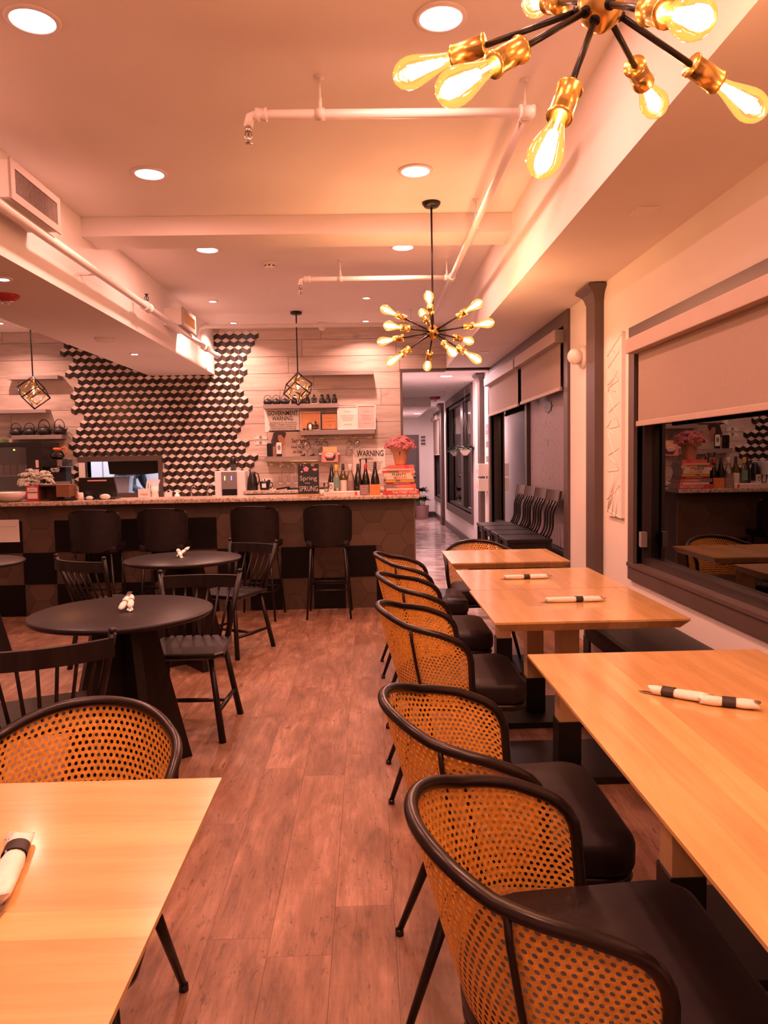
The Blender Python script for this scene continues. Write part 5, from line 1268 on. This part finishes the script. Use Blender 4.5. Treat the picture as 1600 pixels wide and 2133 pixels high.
obj('oval', MB().prism([(-.005+.05*cos(a), .042+.026*sin(a)) for a in [2*pi*q/18 for q in range(18)]], -.0125, -.0115, 'y'), PAPER, t); text(t, 'Welcome', .075, .018, (-.005, -.0135, .042), INK)
obj('card_shelf', MB().box(-.135, -.105, -.03, .06, .045, .06).box(.105, .125, -.03, .06, .045, .06), WHITEP, t)
# stemware rack, hooks and glasses
t = thing('glass_rack', 'brass wire stemware rack under the lower shelf', 'rack', ((s3a+s3b)/2, YB-.09, s3z-.075)); m = MB(); L_ = s3b-s3a
for k in range(7):
    x_ = -L_/2+.05+k*(L_-.1)/6; m.tube([(x_, -.06, .012), (x_, -.06, -.02)], .003, 6)
    if k < 6: m.tube([(x_, -.06, -.02), (x_+.04, -.06, -.02), (x_+.04, -.06, -.035), (x_+.02, -.06, -.04)], .003, 6)
m.tube([(-L_/2+.04, -.06, .012), (L_/2-.04, -.06, .012)], .004, 6); obj('wires', m, BRASS, t)
def stem(label, x, y, ztop_, s=1.0, shape='wine', group='wine glasses hanging upside down'):
    t = thing('wine_glass', label, 'glass', (x, y, ztop_), 0, group)
    if shape == 'wine': pr = [(.034*s, 0), (.033*s, -.003), (.004*s, -.006), (.003*s, -.07*s), (.006*s, -.080*s), (.036*s, -.11*s), (.043*s, -.14*s), (.038*s, -.175*s), (.032*s, -.19*s)]
    elif shape == 'flute': pr = [(.030*s, 0), (.029*s, -.003), (.004*s, -.006), (.003*s, -.06*s), (.012*s, -.09*s), (.021*s, -.13*s), (.024*s, -.20*s), (.022*s, -.22*s)]
    obj('bowl', MB().lathe(pr, n=20), CLEARG, t)
hk = []
for i, px in enumerate((632, 669, 703.5, 736.5, 769)):
    p = at(px, 906, YB-.10); t = thing('double_hook', 'brass double hook under the certificate shelf, %s' % ('leftmost', 'second from the left', 'middle', 'second from the right', 'rightmost')[i], 'hook', (p.x, YB-.10, s2z-.062), 0, 'double hooks under the shelf')
    m = MB()
    for s_ in (-1, 1): m.tube([(0, 0, 0), (0, 0, -.02)]+[(s_*(.018-.018*cos(a)), 0, -.03-.02*sin(a)) for a in [pi*k/8 for k in range(0, 9)]]+[(s_*.036, 0, -.02)], .003, 6)
    obj('wire', m, BRASS, t); hk.append(p.x)
for i, (hi_, sd) in enumerate(((0, -1), (0, 1), (1, -1), (1, 1), (3, -1), (3, 1))):
    x_ = hk[hi_]+sd*.0485
    t = thing('wine_glass', 'round glass hanging from the %s hook, %s side' % (('leftmost', 'second', '', 'fourth')[hi_], 'left' if sd < 0 else 'right'), 'glass', (x_, YB-.10, s2z-.105), 0, 'round glasses hanging from the hooks')
    obj('bowl', MB().lathe([(.006, .0), (.0055, -.03), (.030, -.045), (.046, -.075), (.047, -.095), (.036, -.125), (.026, -.138)], n=22), CLEARG, t)
for i, px in enumerate((585, 601, 616)):
    stem('slim stemmed glass hanging under the lower shelf, %s of three' % ('left', 'middle', 'right')[i], at(px, 975, YB-.13).x, YB-.15, s3z-.115, 1.05, 'flute')

# kitchen hatch content and the cook
t = thing('person', 'person in a dark long sleeved shirt bending over behind the hatch', 'person', (-3.50, 10.75, 0))
def skinned(name, joints, edges, radii, mat, parent):
    me = bpy.data.meshes.new(name); me.from_pydata(joints, edges, []); me.materials.append(mat); o = link(bpy.data.objects.new(name, me), parent)
    md = o.modifiers.new('skin', 'SKIN'); md.use_smooth_shade = True
    bpy.context.view_layer.update()
    if not me.skin_vertices: pass
    for i, r in enumerate(radii): me.skin_vertices[0].data[i].radius = (r, r) if not isinstance(r, tuple) else r
    me.skin_vertices[0].data[0].use_root = True
    s_ = o.modifiers.new('sub', 'SUBSURF'); s_.levels = 1; s_.render_levels = 2
    return o
SKT = M('skin', (.60, .36, .27), .5); SHIRT = M('shirt_dark', (.045, .045, .060), .8, var=.2, scale=8)
J = [(-.10, 0, .93), (-.06, 0, 1.10), (.04, -.02, 1.26), (.16, -.04, 1.36), (.27, -.06, 1.42),      # pelvis .. neck base
     (.36, -.08, 1.45),                                                                            # neck
     (.17, -.22, 1.33), (.22, -.30, 1.08), (.40, -.34, 1.00),                                      # near arm
     (.17, .16, 1.34), (.24, .20, 1.10), (.42, .10, 1.02),                                         # far arm
     (-.12, -.10, .88), (-.10, -.11, .48), (-.12, -.10, .07), (-.12, .10, .88), (-.08, .11, .48), (-.12, .10, .07)]
Ed = [(0, 1), (1, 2), (2, 3), (3, 4), (4, 5), (3, 6), (6, 7), (7, 8), (3, 9), (9, 10), (10, 11), (0, 12), (12, 13), (13, 14), (0, 15), (15, 16), (16, 17)]
Rr = [.15, .145, .155, .16, .10, .055, .075, .055, .045, .075, .055, .045, .095, .065, .05, .095, .065, .05]
skinned('body', J, Ed, Rr, SHIRT, t)
hd = MB().ball((0, 0, 0), .10, 14, sc=(.85, .80, 1.12)).ball((.085, 0, -.02), .016, 6).ball((.0, -.082, 0), .02, 6, sc=(.6, .3, 1)).ball((0, .082, 0), .02, 6, sc=(.6, .3, 1)).ball((.072, -.03, .015), .011, 6).ball((.072, .03, .015), .011, 6)
h_ = obj('head', hd, SKT, t, (.45, -.09, 1.46), (0, radians(70), 0)); obj('hair', MB().ball((-.015, 0, .02), .107, 12, sc=(.86, .84, 1.06)), INK, h_)
def hand(parent, w_, d, side):
    w_ = Vector(w_); d = Vector(d).normalized(); s_ = d.cross(Vector((0, 0, 1))).normalized(); m = MB()
    m.ball(tuple(w_+d*.05), .035, 8, sc=(1, 1, .55)); 
    for k, l in enumerate((.065, .075, .07, .055)):
        o_ = (k-1.5)*.017; b0 = w_+d*.075+s_*o_; m.tube([b0, b0+d*l*.5+Vector((0, 0, -.008)), b0+d*l+Vector((0, 0, -.03))], [.0085, .008, .0065], 7)
    b0 = w_+d*.03+s_*side*.028; m.tube([b0, b0+s_*side*.022+d*.025, b0+s_*side*.026+d*.055+Vector((0, 0, -.012))], [.0105, .009, .007], 7)
    obj('hand', m, SKT, parent)
hand(t, (.40, -.34, 1.00), (1, .2, -.2), 1); hand(t, (.42, .10, 1.02), (1, -.2, -.2), -1)
obj('shoe', MB().bbox(-.17, .08, -.15, -.05, 0, .08, .02), BLACKP, t); obj('shoe', MB().bbox(-.17, .08, .05, .15, 0, .08, .02), BLACKP, t)
t = thing('kitchen_counter', 'steel prep counter in the kitchen behind the hatch', 'counter', (-2.95, 11.0, 0)); obj('cabinet', MB().box(.0, .85, -.35, .6, 0, .88), STEEL, t); obj('worktop', MB().bbox(-.02, .87, -.37, .62, .88, .92, .005), STEEL, t)
t = thing('white_tub', 'tall white plastic tub behind the till monitor in the hatch', 'tub', (at(258, 1010, 10.2).x, 10.2, .92)); obj('body', MB().prism([(-.075, 0), (.075, 0), (.105, .30), (-.105, .30)], -.08, .08, 'y').box(-.112, .112, -.09, .09, .30, .33), M('tub_white', (.75, .74, .80), .4), t)
t = thing('tub_stand', 'white kitchen stand under the plastic tub', 'stand', (at(258, 1010, 10.2).x, 10.2, 0)); obj('body', MB().box(-.25, .25, -.2, .2, 0, .92), WHITEP, t)
t = thing('steel_fridge', 'tall pale steel refrigerator seen through the left of the hatch', 'fridge', (-3.95, 11.6, 0)); obj('body', MB().bbox(-.35, .35, -.35, .35, 0, 2.0, .01), WHITEP, t); obj('door_seam', MB().box(-.02, -.01, -.356, -.35, .1, 1.9), GREYP, t)
t = thing('heat_lamp_hood', 'black hood hanging inside the upper part of the hatch', 'hood', (-3.07, 9.88, 1.40)); hw = .40
obj('shell', MB().prism([(-.36, .18), (.40, .18), (.40, -.10), (.15, -.125), (-.20, -.125), (-.33, -.115)][::-1], 0, .35, 'y'), BLACKP, t)

# ================================================================ CEILING AND WALL FITTINGS
def pipe(label, segs, name='sprinkler_pipe', r=.021, extras=()):
    t = thing(name, label, 'pipe', (0, 0, 0)); t.location = segs[0][0]; o_ = Vector(segs[0][0])
    for s_ in segs: obj('pipe_run', MB().tube([Vector(p)-o_ for p in s_], r, 12), PIPEW, t)
    for (p, d, rr, l) in extras:
        p = Vector(p)-o_; d = Vector(d).normalized(); obj('fitting', MB().lathe([(rr, -l/2), (rr*1.12, -l/2), (rr*1.12, -l/2+.012), (rr, -l/2+.014), (rr, l/2-.014), (rr*1.12, l/2-.012), (rr*1.12, l/2), (rr, l/2)], p, 16, 0, d), PIPEW, t)
    return t, o_
def head(t, p, up_=False):
    s_ = 1 if up_ else -1; p = Vector(p); q = obj('sprinkler_head', MB().lathe([(.014, 0), (.014, s_*.02), (.009, s_*.025)], p, 12).tube([p+Vector((-.012, 0, s_*.02)), p+Vector((-.016, 0, s_*.045)), p+Vector((0, 0, s_*.07))], .003, 6).tube([p+Vector((.012, 0, s_*.02)), p+Vector((.016, 0, s_*.045)), p+Vector((0, 0, s_*.07))], .003, 6).cyl(p+Vector((0, 0, s_*.03)), p+Vector((0, 0, s_*.065)), .004).lathe([(.018, s_*.070), (.018, s_*.073)], p, 12), IRON if up_ else STEEL, t)
def hanger(t, p, o_):
    p = Vector(p)-o_; z1_ = ZC-o_.z; obj('hanger', MB().cyl(p, (p.x, p.y, z1_), .005).lathe([(.022, z1_-.006), (.022, z1_)], (p.x, p.y, 0), 14).lathe([(.026, -.02), (.026, .02)], p, 14, 0, (1, 0, 0)).cyl(p+Vector((0, 0, .02)), p+Vector((0, 0, .07)), .009), PIPEW, t)
XP, ZP = .742, 2.94
t, o_ = pipe('white sprinkler pipe with two branches running under the ceiling', [[(XP, 3.42, ZP), (XP, 8.55, ZP)], [(XP, 3.42, ZP), (-.46, 3.42, ZP), (-.49, 3.42, ZP-.01), (-.50, 3.42, ZP-.05)], [(XP, 6.42, ZP), (-.50, 6.42, ZP), (-.53, 6.42, ZP-.01), (-.54, 6.42, ZP-.05)],
     [(XP, 8.55, ZP), (-1.80, 8.55, ZP), (-1.86, 8.55, ZP-.02), (-1.875, 8.55, ZP-.07), (-1.875, 8.55, 2.74)]],
     extras=[((XP, 3.42, ZP), (1, 0, 0), .030, .07), ((XP, 6.42, ZP), (0, 1, 0), .028, .08), ((-.44, 3.42, ZP), (1, 0, 0), .026, .05), ((-.48, 6.42, ZP), (1, 0, 0), .026, .05)])
head(t, Vector((-.50, 3.42, ZP-.05))-o_); head(t, Vector((-.54, 6.42, ZP-.05))-o_)
for p in ((-.18, 3.42, ZP), (XP, 3.46, ZP), (-.20, 6.42, ZP), (XP-.04, 6.42, ZP), (.52, 8.55, ZP), (XP, 5.0, ZP)): hanger(t, p, o_)
t, o_ = pipe('white sprinkler pipe running along the boxed duct at left', [[(-1.80, .5, 2.705), (-1.80, 9.2, 2.705)]], r=.027,
     extras=[((-1.80, 6.3, 2.705), (0, 1, 0), .036, .13), ((-1.80, 3.45, 2.705), (0, 1, 0), .038, .12), ((-1.80, 8.5, 2.705), (0, 1, 0), .040, .16), ((-1.80, 9.17, 2.705), (0, 1, 0), .032, .06)])
for y_ in (6.3, 3.30): head(t, Vector((-1.80, y_, 2.735))-o_, True)
obj('bracket', MB().box(-.135, 0, -.012, .012, -.01, .01), PIPEW, t, Vector((-1.80, 5.2, 2.705))-o_)
def vent(label, xo, ya, yb_, z0, z1, split=False):
    t = thing('vent_box', label, 'air vent', (xo, ya, z0), 0, 'boxed air vents on the duct')
    obj('housing', MB().box(-1.93-xo+.002, 0, 0, yb_-ya, 0, z1-z0), PAINT, t)
    w_, h = yb_-ya, z1-z0; fr = obj('grille_frame', MB().box(.001, .012, -.01, w_+.01, -.01, .03).box(.001, .012, -.01, w_+.01, h-.03, h+.01).box(.001, .012, -.01, .035, .03, h-.03).box(.001, .012, w_-.035, w_+.01, .03, h-.03), STEEL if split else FABRICB, t)
    obj('grille_back', MB().box(.0005, .0015, .035, w_-.035, .03, h-.03), TRIMD, t)
    n = int((w_-.07)/.0165); lv = MB().box(-.004, .004, -.0022, .0022, -(h-.062)/2, (h-.062)/2).mesh('louvre', MAPLEZ if z1 < 2.9 else SHELFW)
    for k in range(n): obj('louvre', lv, None, t, (.006, .043+k*(w_-.085)/max(1, n-1), h/2), (0, 0, .6))
vent('large boxed air vent with a bronze grille at the upper left', -1.75, 3.84, 4.42, 2.745, 2.925); vent('smaller boxed air vent on the duct near the cube tiles', -1.75, 7.28, 7.80, 2.735, 2.895)
t = thing('smoke_detector', 'round white smoke detector on the ceiling beyond the beam', 'smoke detector', (-.80, 6.50, ZC)); obj('base', MB().lathe([(.062, 0), (.062, -.012), (.050, -.016)], n=28), WHITEP, t); obj('sensor', MB().lathe([(.050, -.016), (.046, -.040), (.030, -.048), (1e-4, -.049)], n=28), WHITEP, t)
for k in range(8): obj('slot', MB().box(.0465, .049, -.010, .010, -.034, -.024), BLACKP, t, None, (0, 0, 2*pi*k/8))
t = thing('ceiling_speaker', 'shallow white disc under the boxed duct', 'detector', (-2.32, 6.77, 2.53)); obj('body', MB().lathe([(.085, 0), (.085, -.015), (.07, -.028), (1e-4, -.03)], n=28), WHITEP, t)
t = thing('strobe_alarm', 'red strobe alarm under the boxed duct at the left edge', 'alarm', (-2.36, 5.03, 2.53)); obj('base', MB().lathe([(.088, 0), (.088, -.012), (.060, -.034), (1e-4, -.036)], n=28), REDP, t); obj('lens', MB().lathe([(.028, -.034), (.026, -.055), (1e-4, -.058)], n=16), CLEARG, t)
t = thing('ceiling_mount', 'small white camera mount on the ceiling above the back wall boards', 'camera', (-.53, 9.30, ZC)); obj('base', MB().lathe([(.06, 0), (.06, -.03), (.045, -.035)], n=20), WHITEP, t); obj('dome', MB().ball((0, 0, -.055), .042, 10), WHITEP, t)
t = thing('strobe_alarm', 'red strobe alarm on the corridor ceiling', 'alarm', (1.29, 14.1, ZS)); obj('base', MB().lathe([(.10, 0), (.10, -.02), (.07, -.05), (1e-4, -.052)], n=24), REDP, t); obj('lens', MB().ball((0, 0, -.06), .03, 8), WHITEP, t)
t = thing('ceiling_hatch', 'small square white plate in the soffit above the near window', 'plate', (1.345, 3.62, ZS)); obj('plate', MB().bbox(-.05, .05, -.06, .06, -.008, 0, .002), WHITEP, t)
t = thing('ceiling_hatch', 'small white plate in the soffit near the far shade', 'plate', (1.30, 8.25, ZS)); obj('plate', MB().bbox(-.05, .05, -.06, .06, -.012, 0, .002), WHITEP, t)
t = thing('sprinkler_drop', 'bare sprinkler head under the corridor ceiling', 'sprinkler', (1.30, 12.6, ZS)); obj('stub', MB().cyl((0, 0, -.03), (0, 0, 0), .012), PIPEW, t); head(t, (0, 0, -.03))
t = thing('emergency_light', 'round white emergency lamp on the wall between window and pilaster', 'emergency light', (XW, 5.55, 2.14)); obj('housing', MB().lathe([(.085, 0), (.085, .02), (.06, .04), (1e-4, .045)], (0, 0, 0), 24, 0, (-1, 0, 0)), WHITEP, t)
obj('lamp_head', MB().lathe([(.03, 0), (.055, .05), (.058, .07), (.050, .085), (1e-4, .095)], (-.03, 0, .01), 22, 0, (-.8, -.55, -.15)), WHITEP, t); obj('beak', MB().lathe([(.045, 0), (.02, .06), (1e-4, .07)], (-.03, .04, -.01), 14, 0, (-.6, .7, 0)), WHITEP, t)

# wall relief panel
t = thing('wall_relief', 'tall narrow pale relief panel of triangles beside the near window', 'wall art', (XW, 4.81, 1.01)); hw, h = .145, 1.17
obj('board', MB().box(-.022, 0, -hw, hw, 0, h), PAINT, t)
def Q(u, v): return (u*hw, v*h)
zig = [((-.9, .985), (.9, .90)), ((.9, .985), (-.1, .90)), ((.8, .93), (-.6, .745)), ((-.7, .90), (.85, .83)), ((-.6, .745), (.85, .72)), ((.85, .72), (-.2, .69)), ((.8, .70), (-.5, .80)), ((.7, .69), (-.75, .50)), ((.85, .83), (-.2, .775)), ((-.2, .775), (.85, .735)),
       ((-.75, .63), (.75, .58)), ((.75, .58), (-.2, .545)), ((.3, .54), (.9, .50)), ((-.75, .50), (.8, .49)), ((.8, .49), (-.2, .45)), ((.8, .47), (-.7, .26)), ((-.7, .38), (.8, .34)), ((.8, .34), (-.3, .29)), ((-.7, .26), (.85, .25)), ((-.7, .245), (.8, .03)), ((-.5, .24), (.3, .13)), ((-.9, .18), (.9, .09)), ((.85, .03), (-.9, .0)), ((.8, .03), (.1, .24)), ((.85, .02), (-.7, .19)), ((.2, .01), (-.2, .15)), ((-.3, .0), (-.6, .14))]
for a, b_ in zig:
    a, b_ = Q(*a), Q(*b_); obj('ridge', MB().cyl((-.022, a[0], a[1]), (-.022, b_[0], b_[1]), .005, n=4), PAINT, t)

# notices and dispensers on the strip between the windows
t = thing('wall_notice', 'column of taped paper notices between the two window groups', 'notice', (XW, 10.05, 1.25))
obj('sheet', MB().box(-.003, 0, -.13, .13, .22, .62), PAPER, t); obj('sheet', MB().box(-.003, 0, -.13, .13, -.14, .20), PAPER, t)
obj('heading', MB().box(-.006, -.003, -.12, .12, .47, .61), M('notice_pink', (.75, .25, .32), .6), t)
rm = MB()
for a, b_ in ((-.08, -.02), (.02, .08)):
    for z_ in (.10, .30): rm.box(-.0065, -.003, a, b_, z_, z_+.08)
obj('pictogram', rm, GREYP, t); text(t, 'STAY SAFE', .19, .04, (-.0075, 0, .54), PAPER, rot=(pi/2, 0, -pi/2)); text(t, 'PLEASE WEAR\nA MASK', .18, .07, (-.0045, 0, .42), GREYP, rot=(pi/2, 0, -pi/2))
for k, (z_, lb) in enumerate(((1.16, 'upper of two white box dispensers on the wall by the pilaster'), (.96, 'lower of two white box dispensers on the wall by the pilaster'))):
    t = thing('wall_dispenser', lb, 'dispenser', (XW, 10.12, z_), 0, 'white wall dispensers'); obj('body', MB().bbox(-.13, 0, -.12, .10, 0, .17, .006), WHITEP, t); obj('slot', MB().box(-.134, -.13, -.05, .05, .05, .10), PAPERP, t)
t = thing('wall_phone', 'small white box low on the wall behind the tall chairs', 'box', (XW, 10.0, .32)); obj('body', MB().bbox(-.06, 0, -.06, .06, 0, .14, .004), WHITEP, t)
# hanging plants seen in the corridor window
for k, (y_, lb) in enumerate(((12.7, 'left of two hanging planters before the corridor window'), (11.35, 'right of two hanging planters before the corridor window'))):
    t = thing('hanging_planter', lb, 'plant', (1.49, y_, 1.56)); 
    for s_ in (-1, 1): obj('cord', MB().cyl((s_*.08, 0, 0), (0, 0, .55), .0018, n=4).cyl((0, s_*.08, 0), (0, 0, .55), .0012, n=4), GREYP, t)
    obj('hanging_line', MB().cyl((0, 0, .55), (0, 0, ZS-1.56), .0012, n=4), GREYP, t)
    obj('bowl', MB().lathe([(.03, -.11), (.08, -.05), (.09, 0), (1e-4, -.01)], n=20), CER, t); leaves(t, (0, 0, 0), 110, .13, 50+k, M('leaf_grey', (.20, .24, .20), .5), -.3, r0_=.06, wid=.5)
t = thing('exit_sign_reflection', 'small red exit sign standing in for a reflection in the corridor window', 'sign', (2.5695, 12.4, 1.95)); obj('case', MB().box(0, .03, -.14, .14, 0, .16), BLACKP, t); text(t, 'EXIT', .22, .10, (-.003, 0, .08), emit('exit_red', (1, .06, .05), 4), rot=(pi/2, 0, -pi/2), bold=.03)  # glowing sign built outside in place of its mirror image on the panes
# corridor end
t = thing('wall_plate', 'square grey framed plate on the corridor end wall', 'picture', (1.37, YE, 1.72)); obj('frame', MB().bbox(-.09, .07, -.02, 0, 0, .28, .003), PAINT, t); 
for k in range(3): obj('dark_field', MB().box(-.065, .045, -.023, -.02, .03+k*.08, .09+k*.08), TRIM, t)
t = thing('potted_plant', 'leafy dark plant in a mauve pot at the corridor end', 'plant', (1.27, 17.6, 0)); obj('pot', MB().lathe([(.135, 0), (.14, .01), (.165, .30), (.17, .31), (.155, .31), (1e-4, .28)], n=28), MAUVE, t)
for k in range(4): obj('stem', MB().cyl((-.04+.03*k, .01*k, .28), (-.06+.045*k, .01*k, .55), .010, n=6), MAPLEZ, t)
leaves(t, (0, 0, .45), 150, .22, 61, LEAF, -.1, r0_=.05, wid=.22); leaves(t, (0, 0, .65), 120, .21, 62, LEAF, .0, 'upper_leaves', r0_=.03, wid=.22)

# ================================================================ NAPKIN ROLLS
def roll(label, x, y, z, rz, L_=.20, r=.016, bands=(.0,), fork=True, knife=True, group='napkin rolls with black bands'):
    t = thing('napkin_roll', label, 'napkin', (x, y, z+r*.78), rz, group); m = MB(); vs = []; K = 18; n = 14; rnd = random.Random(int(x*1000)+5)
    for i in range(K+1):
        u = i/K; xx = -L_/2+L_*u; rr = r*(1-.18*abs(u-.5)*2+.06*sin(u*9))*(1-.28*sum(math.exp(-((xx-b_)/.018)**2) for b_ in bands))
        for k in range(n):
            a = 2*pi*k/n; q = rr*(1+.07*sin(3*a+u*5)+.03*rnd.random()); vs.append((xx+(.010*sin(a*2+1) if i in (0, K) else 0), cos(a)*q*1.25, sin(a)*q*.78))
    fs = [(i*n+k, i*n+(k+1) % n, (i+1)*n+(k+1) % n, (i+1)*n+k) for i in range(K) for k in range(n)]+[tuple(range(n))[::-1], tuple(K*n+k for k in range(n))]
    obj('cloth', m.add(vs, fs, 0, True), LINEN, t)
    for b_ in bands:
        obj('band', MB().add([(b_+dx, cos(2*pi*k/20)*r*1.16, sin(2*pi*k/20)*r*.80+.0006) for dx in (-.016, .016) for k in range(20)], [(k, (k+1) % 20, 20+(k+1) % 20, 20+k) for k in range(20)], 0, True), BAND, t)
    if fork:
        f = MB().box(L_/2-.05, L_/2+.004, -.004, .004, -.006, -.003)
        for k in range(3): f.box(L_/2+.004, L_/2+.03, -.007+k*.006, -.004+k*.006, -.004, -.002)
        obj('fork', f, STEEL, t, (0, .010, 0), (0, 0, .10))
    if knife: obj('knife', MB().prism([(-L_/2-.035, -.002), (-L_/2-.015, -.008), (-L_/2+.05, -.008), (-L_/2+.05, .006), (-L_/2-.02, .006)], -.010, -.008), STEEL, t, None, (0, 0, .05))
    return t
def onz(px, py, z):
    v = fw + rt*((px-800)/F) - up*((py-1066.5)/F); return Vector((0, 0, CAMZ))+v*((z-CAMZ)/v.z)
a, b_ = onz(1052, 1204, .765), onz(1142, 1204, .765); roll('napkin roll with one black band on the farther of the two joined middle tables', (a.x+b_.x)/2, (a.y+b_.y)/2, .76, 0, .225)
a, b_ = onz(1138, 1253, .765), onz(1255, 1250, .765); roll('napkin roll with one black band on the nearer middle table', (a.x+b_.x)/2, (a.y+b_.y)/2, .76, 0, .245, bands=(.02,))
a, b_ = onz(1360, 1442, .765), onz(1480, 1462, .765); c_ = onz(1574, 1472, .765)
roll('left part of the long napkin roll on the nearest maple table, fork tucked in', (a.x+b_.x)/2, (a.y+b_.y)/2+.004, .76, math.atan2(b_.y-a.y, b_.x-a.x), (b_-a).length*1.02, bands=(-.03,), group=None)
roll('right part of the long napkin roll on the nearest maple table', (b_.x+c_.x)/2-.012, (b_.y+c_.y)/2-.004, .76, math.atan2(c_.y-b_.y, c_.x-b_.x), (c_-b_).length*1.25, bands=(-.0,), fork=False, knife=False, group=None)
a, b_ = onz(0, 1868, .765), onz(46, 1752, .765); d = (b_-a).normalized()
c_ = (a+b_)/2-d*.01; roll('napkin roll with a black band at the left edge on the corner table', c_.x, c_.y, .76, math.atan2(d.y, d.x), .19, r=.017, bands=(.045,), group=None)
def upright(label, px, py, z, rz, fork, s=1.0):
    p = onz(px, py, z); t = thing('napkin_roll', label, 'napkin', (p.x, p.y, z+.014), rz, 'paired napkins on the round tables')
    m = MB(); vs = []; n = 12; prof = [(-.062, .005), (-.048, .013), (-.01, .014), (.012, .009), (.03, .014), (.055, .011), (.075, .003)]
    for xx, rr in prof:
        for k in range(n): vs.append((xx*s, cos(2*pi*k/n)*rr*1.1, sin(2*pi*k/n)*rr*.8))
    fs = [(i*n+k, i*n+(k+1) % n, (i+1)*n+(k+1) % n, (i+1)*n+k) for i in range(len(prof)-1) for k in range(n)]+[tuple(range(n))[::-1], tuple((len(prof)-1)*n+k for k in range(n))]
    obj('cloth', m.add(vs, fs, 0, True), LINEN, t)
    obj('band', MB().add([(.012+dx, cos(2*pi*k/16)*.0135, sin(2*pi*k/16)*.0105) for dx in (-.004, .004) for k in range(16)], [(k, (k+1) % 16, 16+(k+1) % 16, 16+k) for k in range(16)], 0, True), GREYP, t)
    t.rotation_mode = 'XYZ'; t.matrix_basis = Matrix.Translation((p.x, p.y, z+.030))@Matrix.Rotation(rz, 4, 'Z')@Matrix.Rotation(-.26, 4, 'Y')@Matrix.Scale(1.0, 4)
    if fork:
        f = MB().box(.04, .085, -.009, .009, .002, .005)
        for k in range(4): f.box(.085, .115, -.0095+k*.0054, -.0068+k*.0054, .002, .005)
        obj('fork', f, STEEL, t)
    else: obj('spoon', MB().ball((-.085, 0, .0), .018, 8, sc=(1.3, .9, .3)), STEEL, t)
upright('napkin with fork tines up on the nearest round table', 259, 1270, .75, pi/2+.05, True); upright('napkin with a spoon on the nearest round table, right of the fork', 273, 1266, .75, pi/2+.25, False)
upright('left napkin of the pair on the far round table', 374, 1160, .75, pi/2+.4, False); upright('right napkin of the pair on the far round table', 384, 1156, .75, pi/2-.3, False)
finish_text()
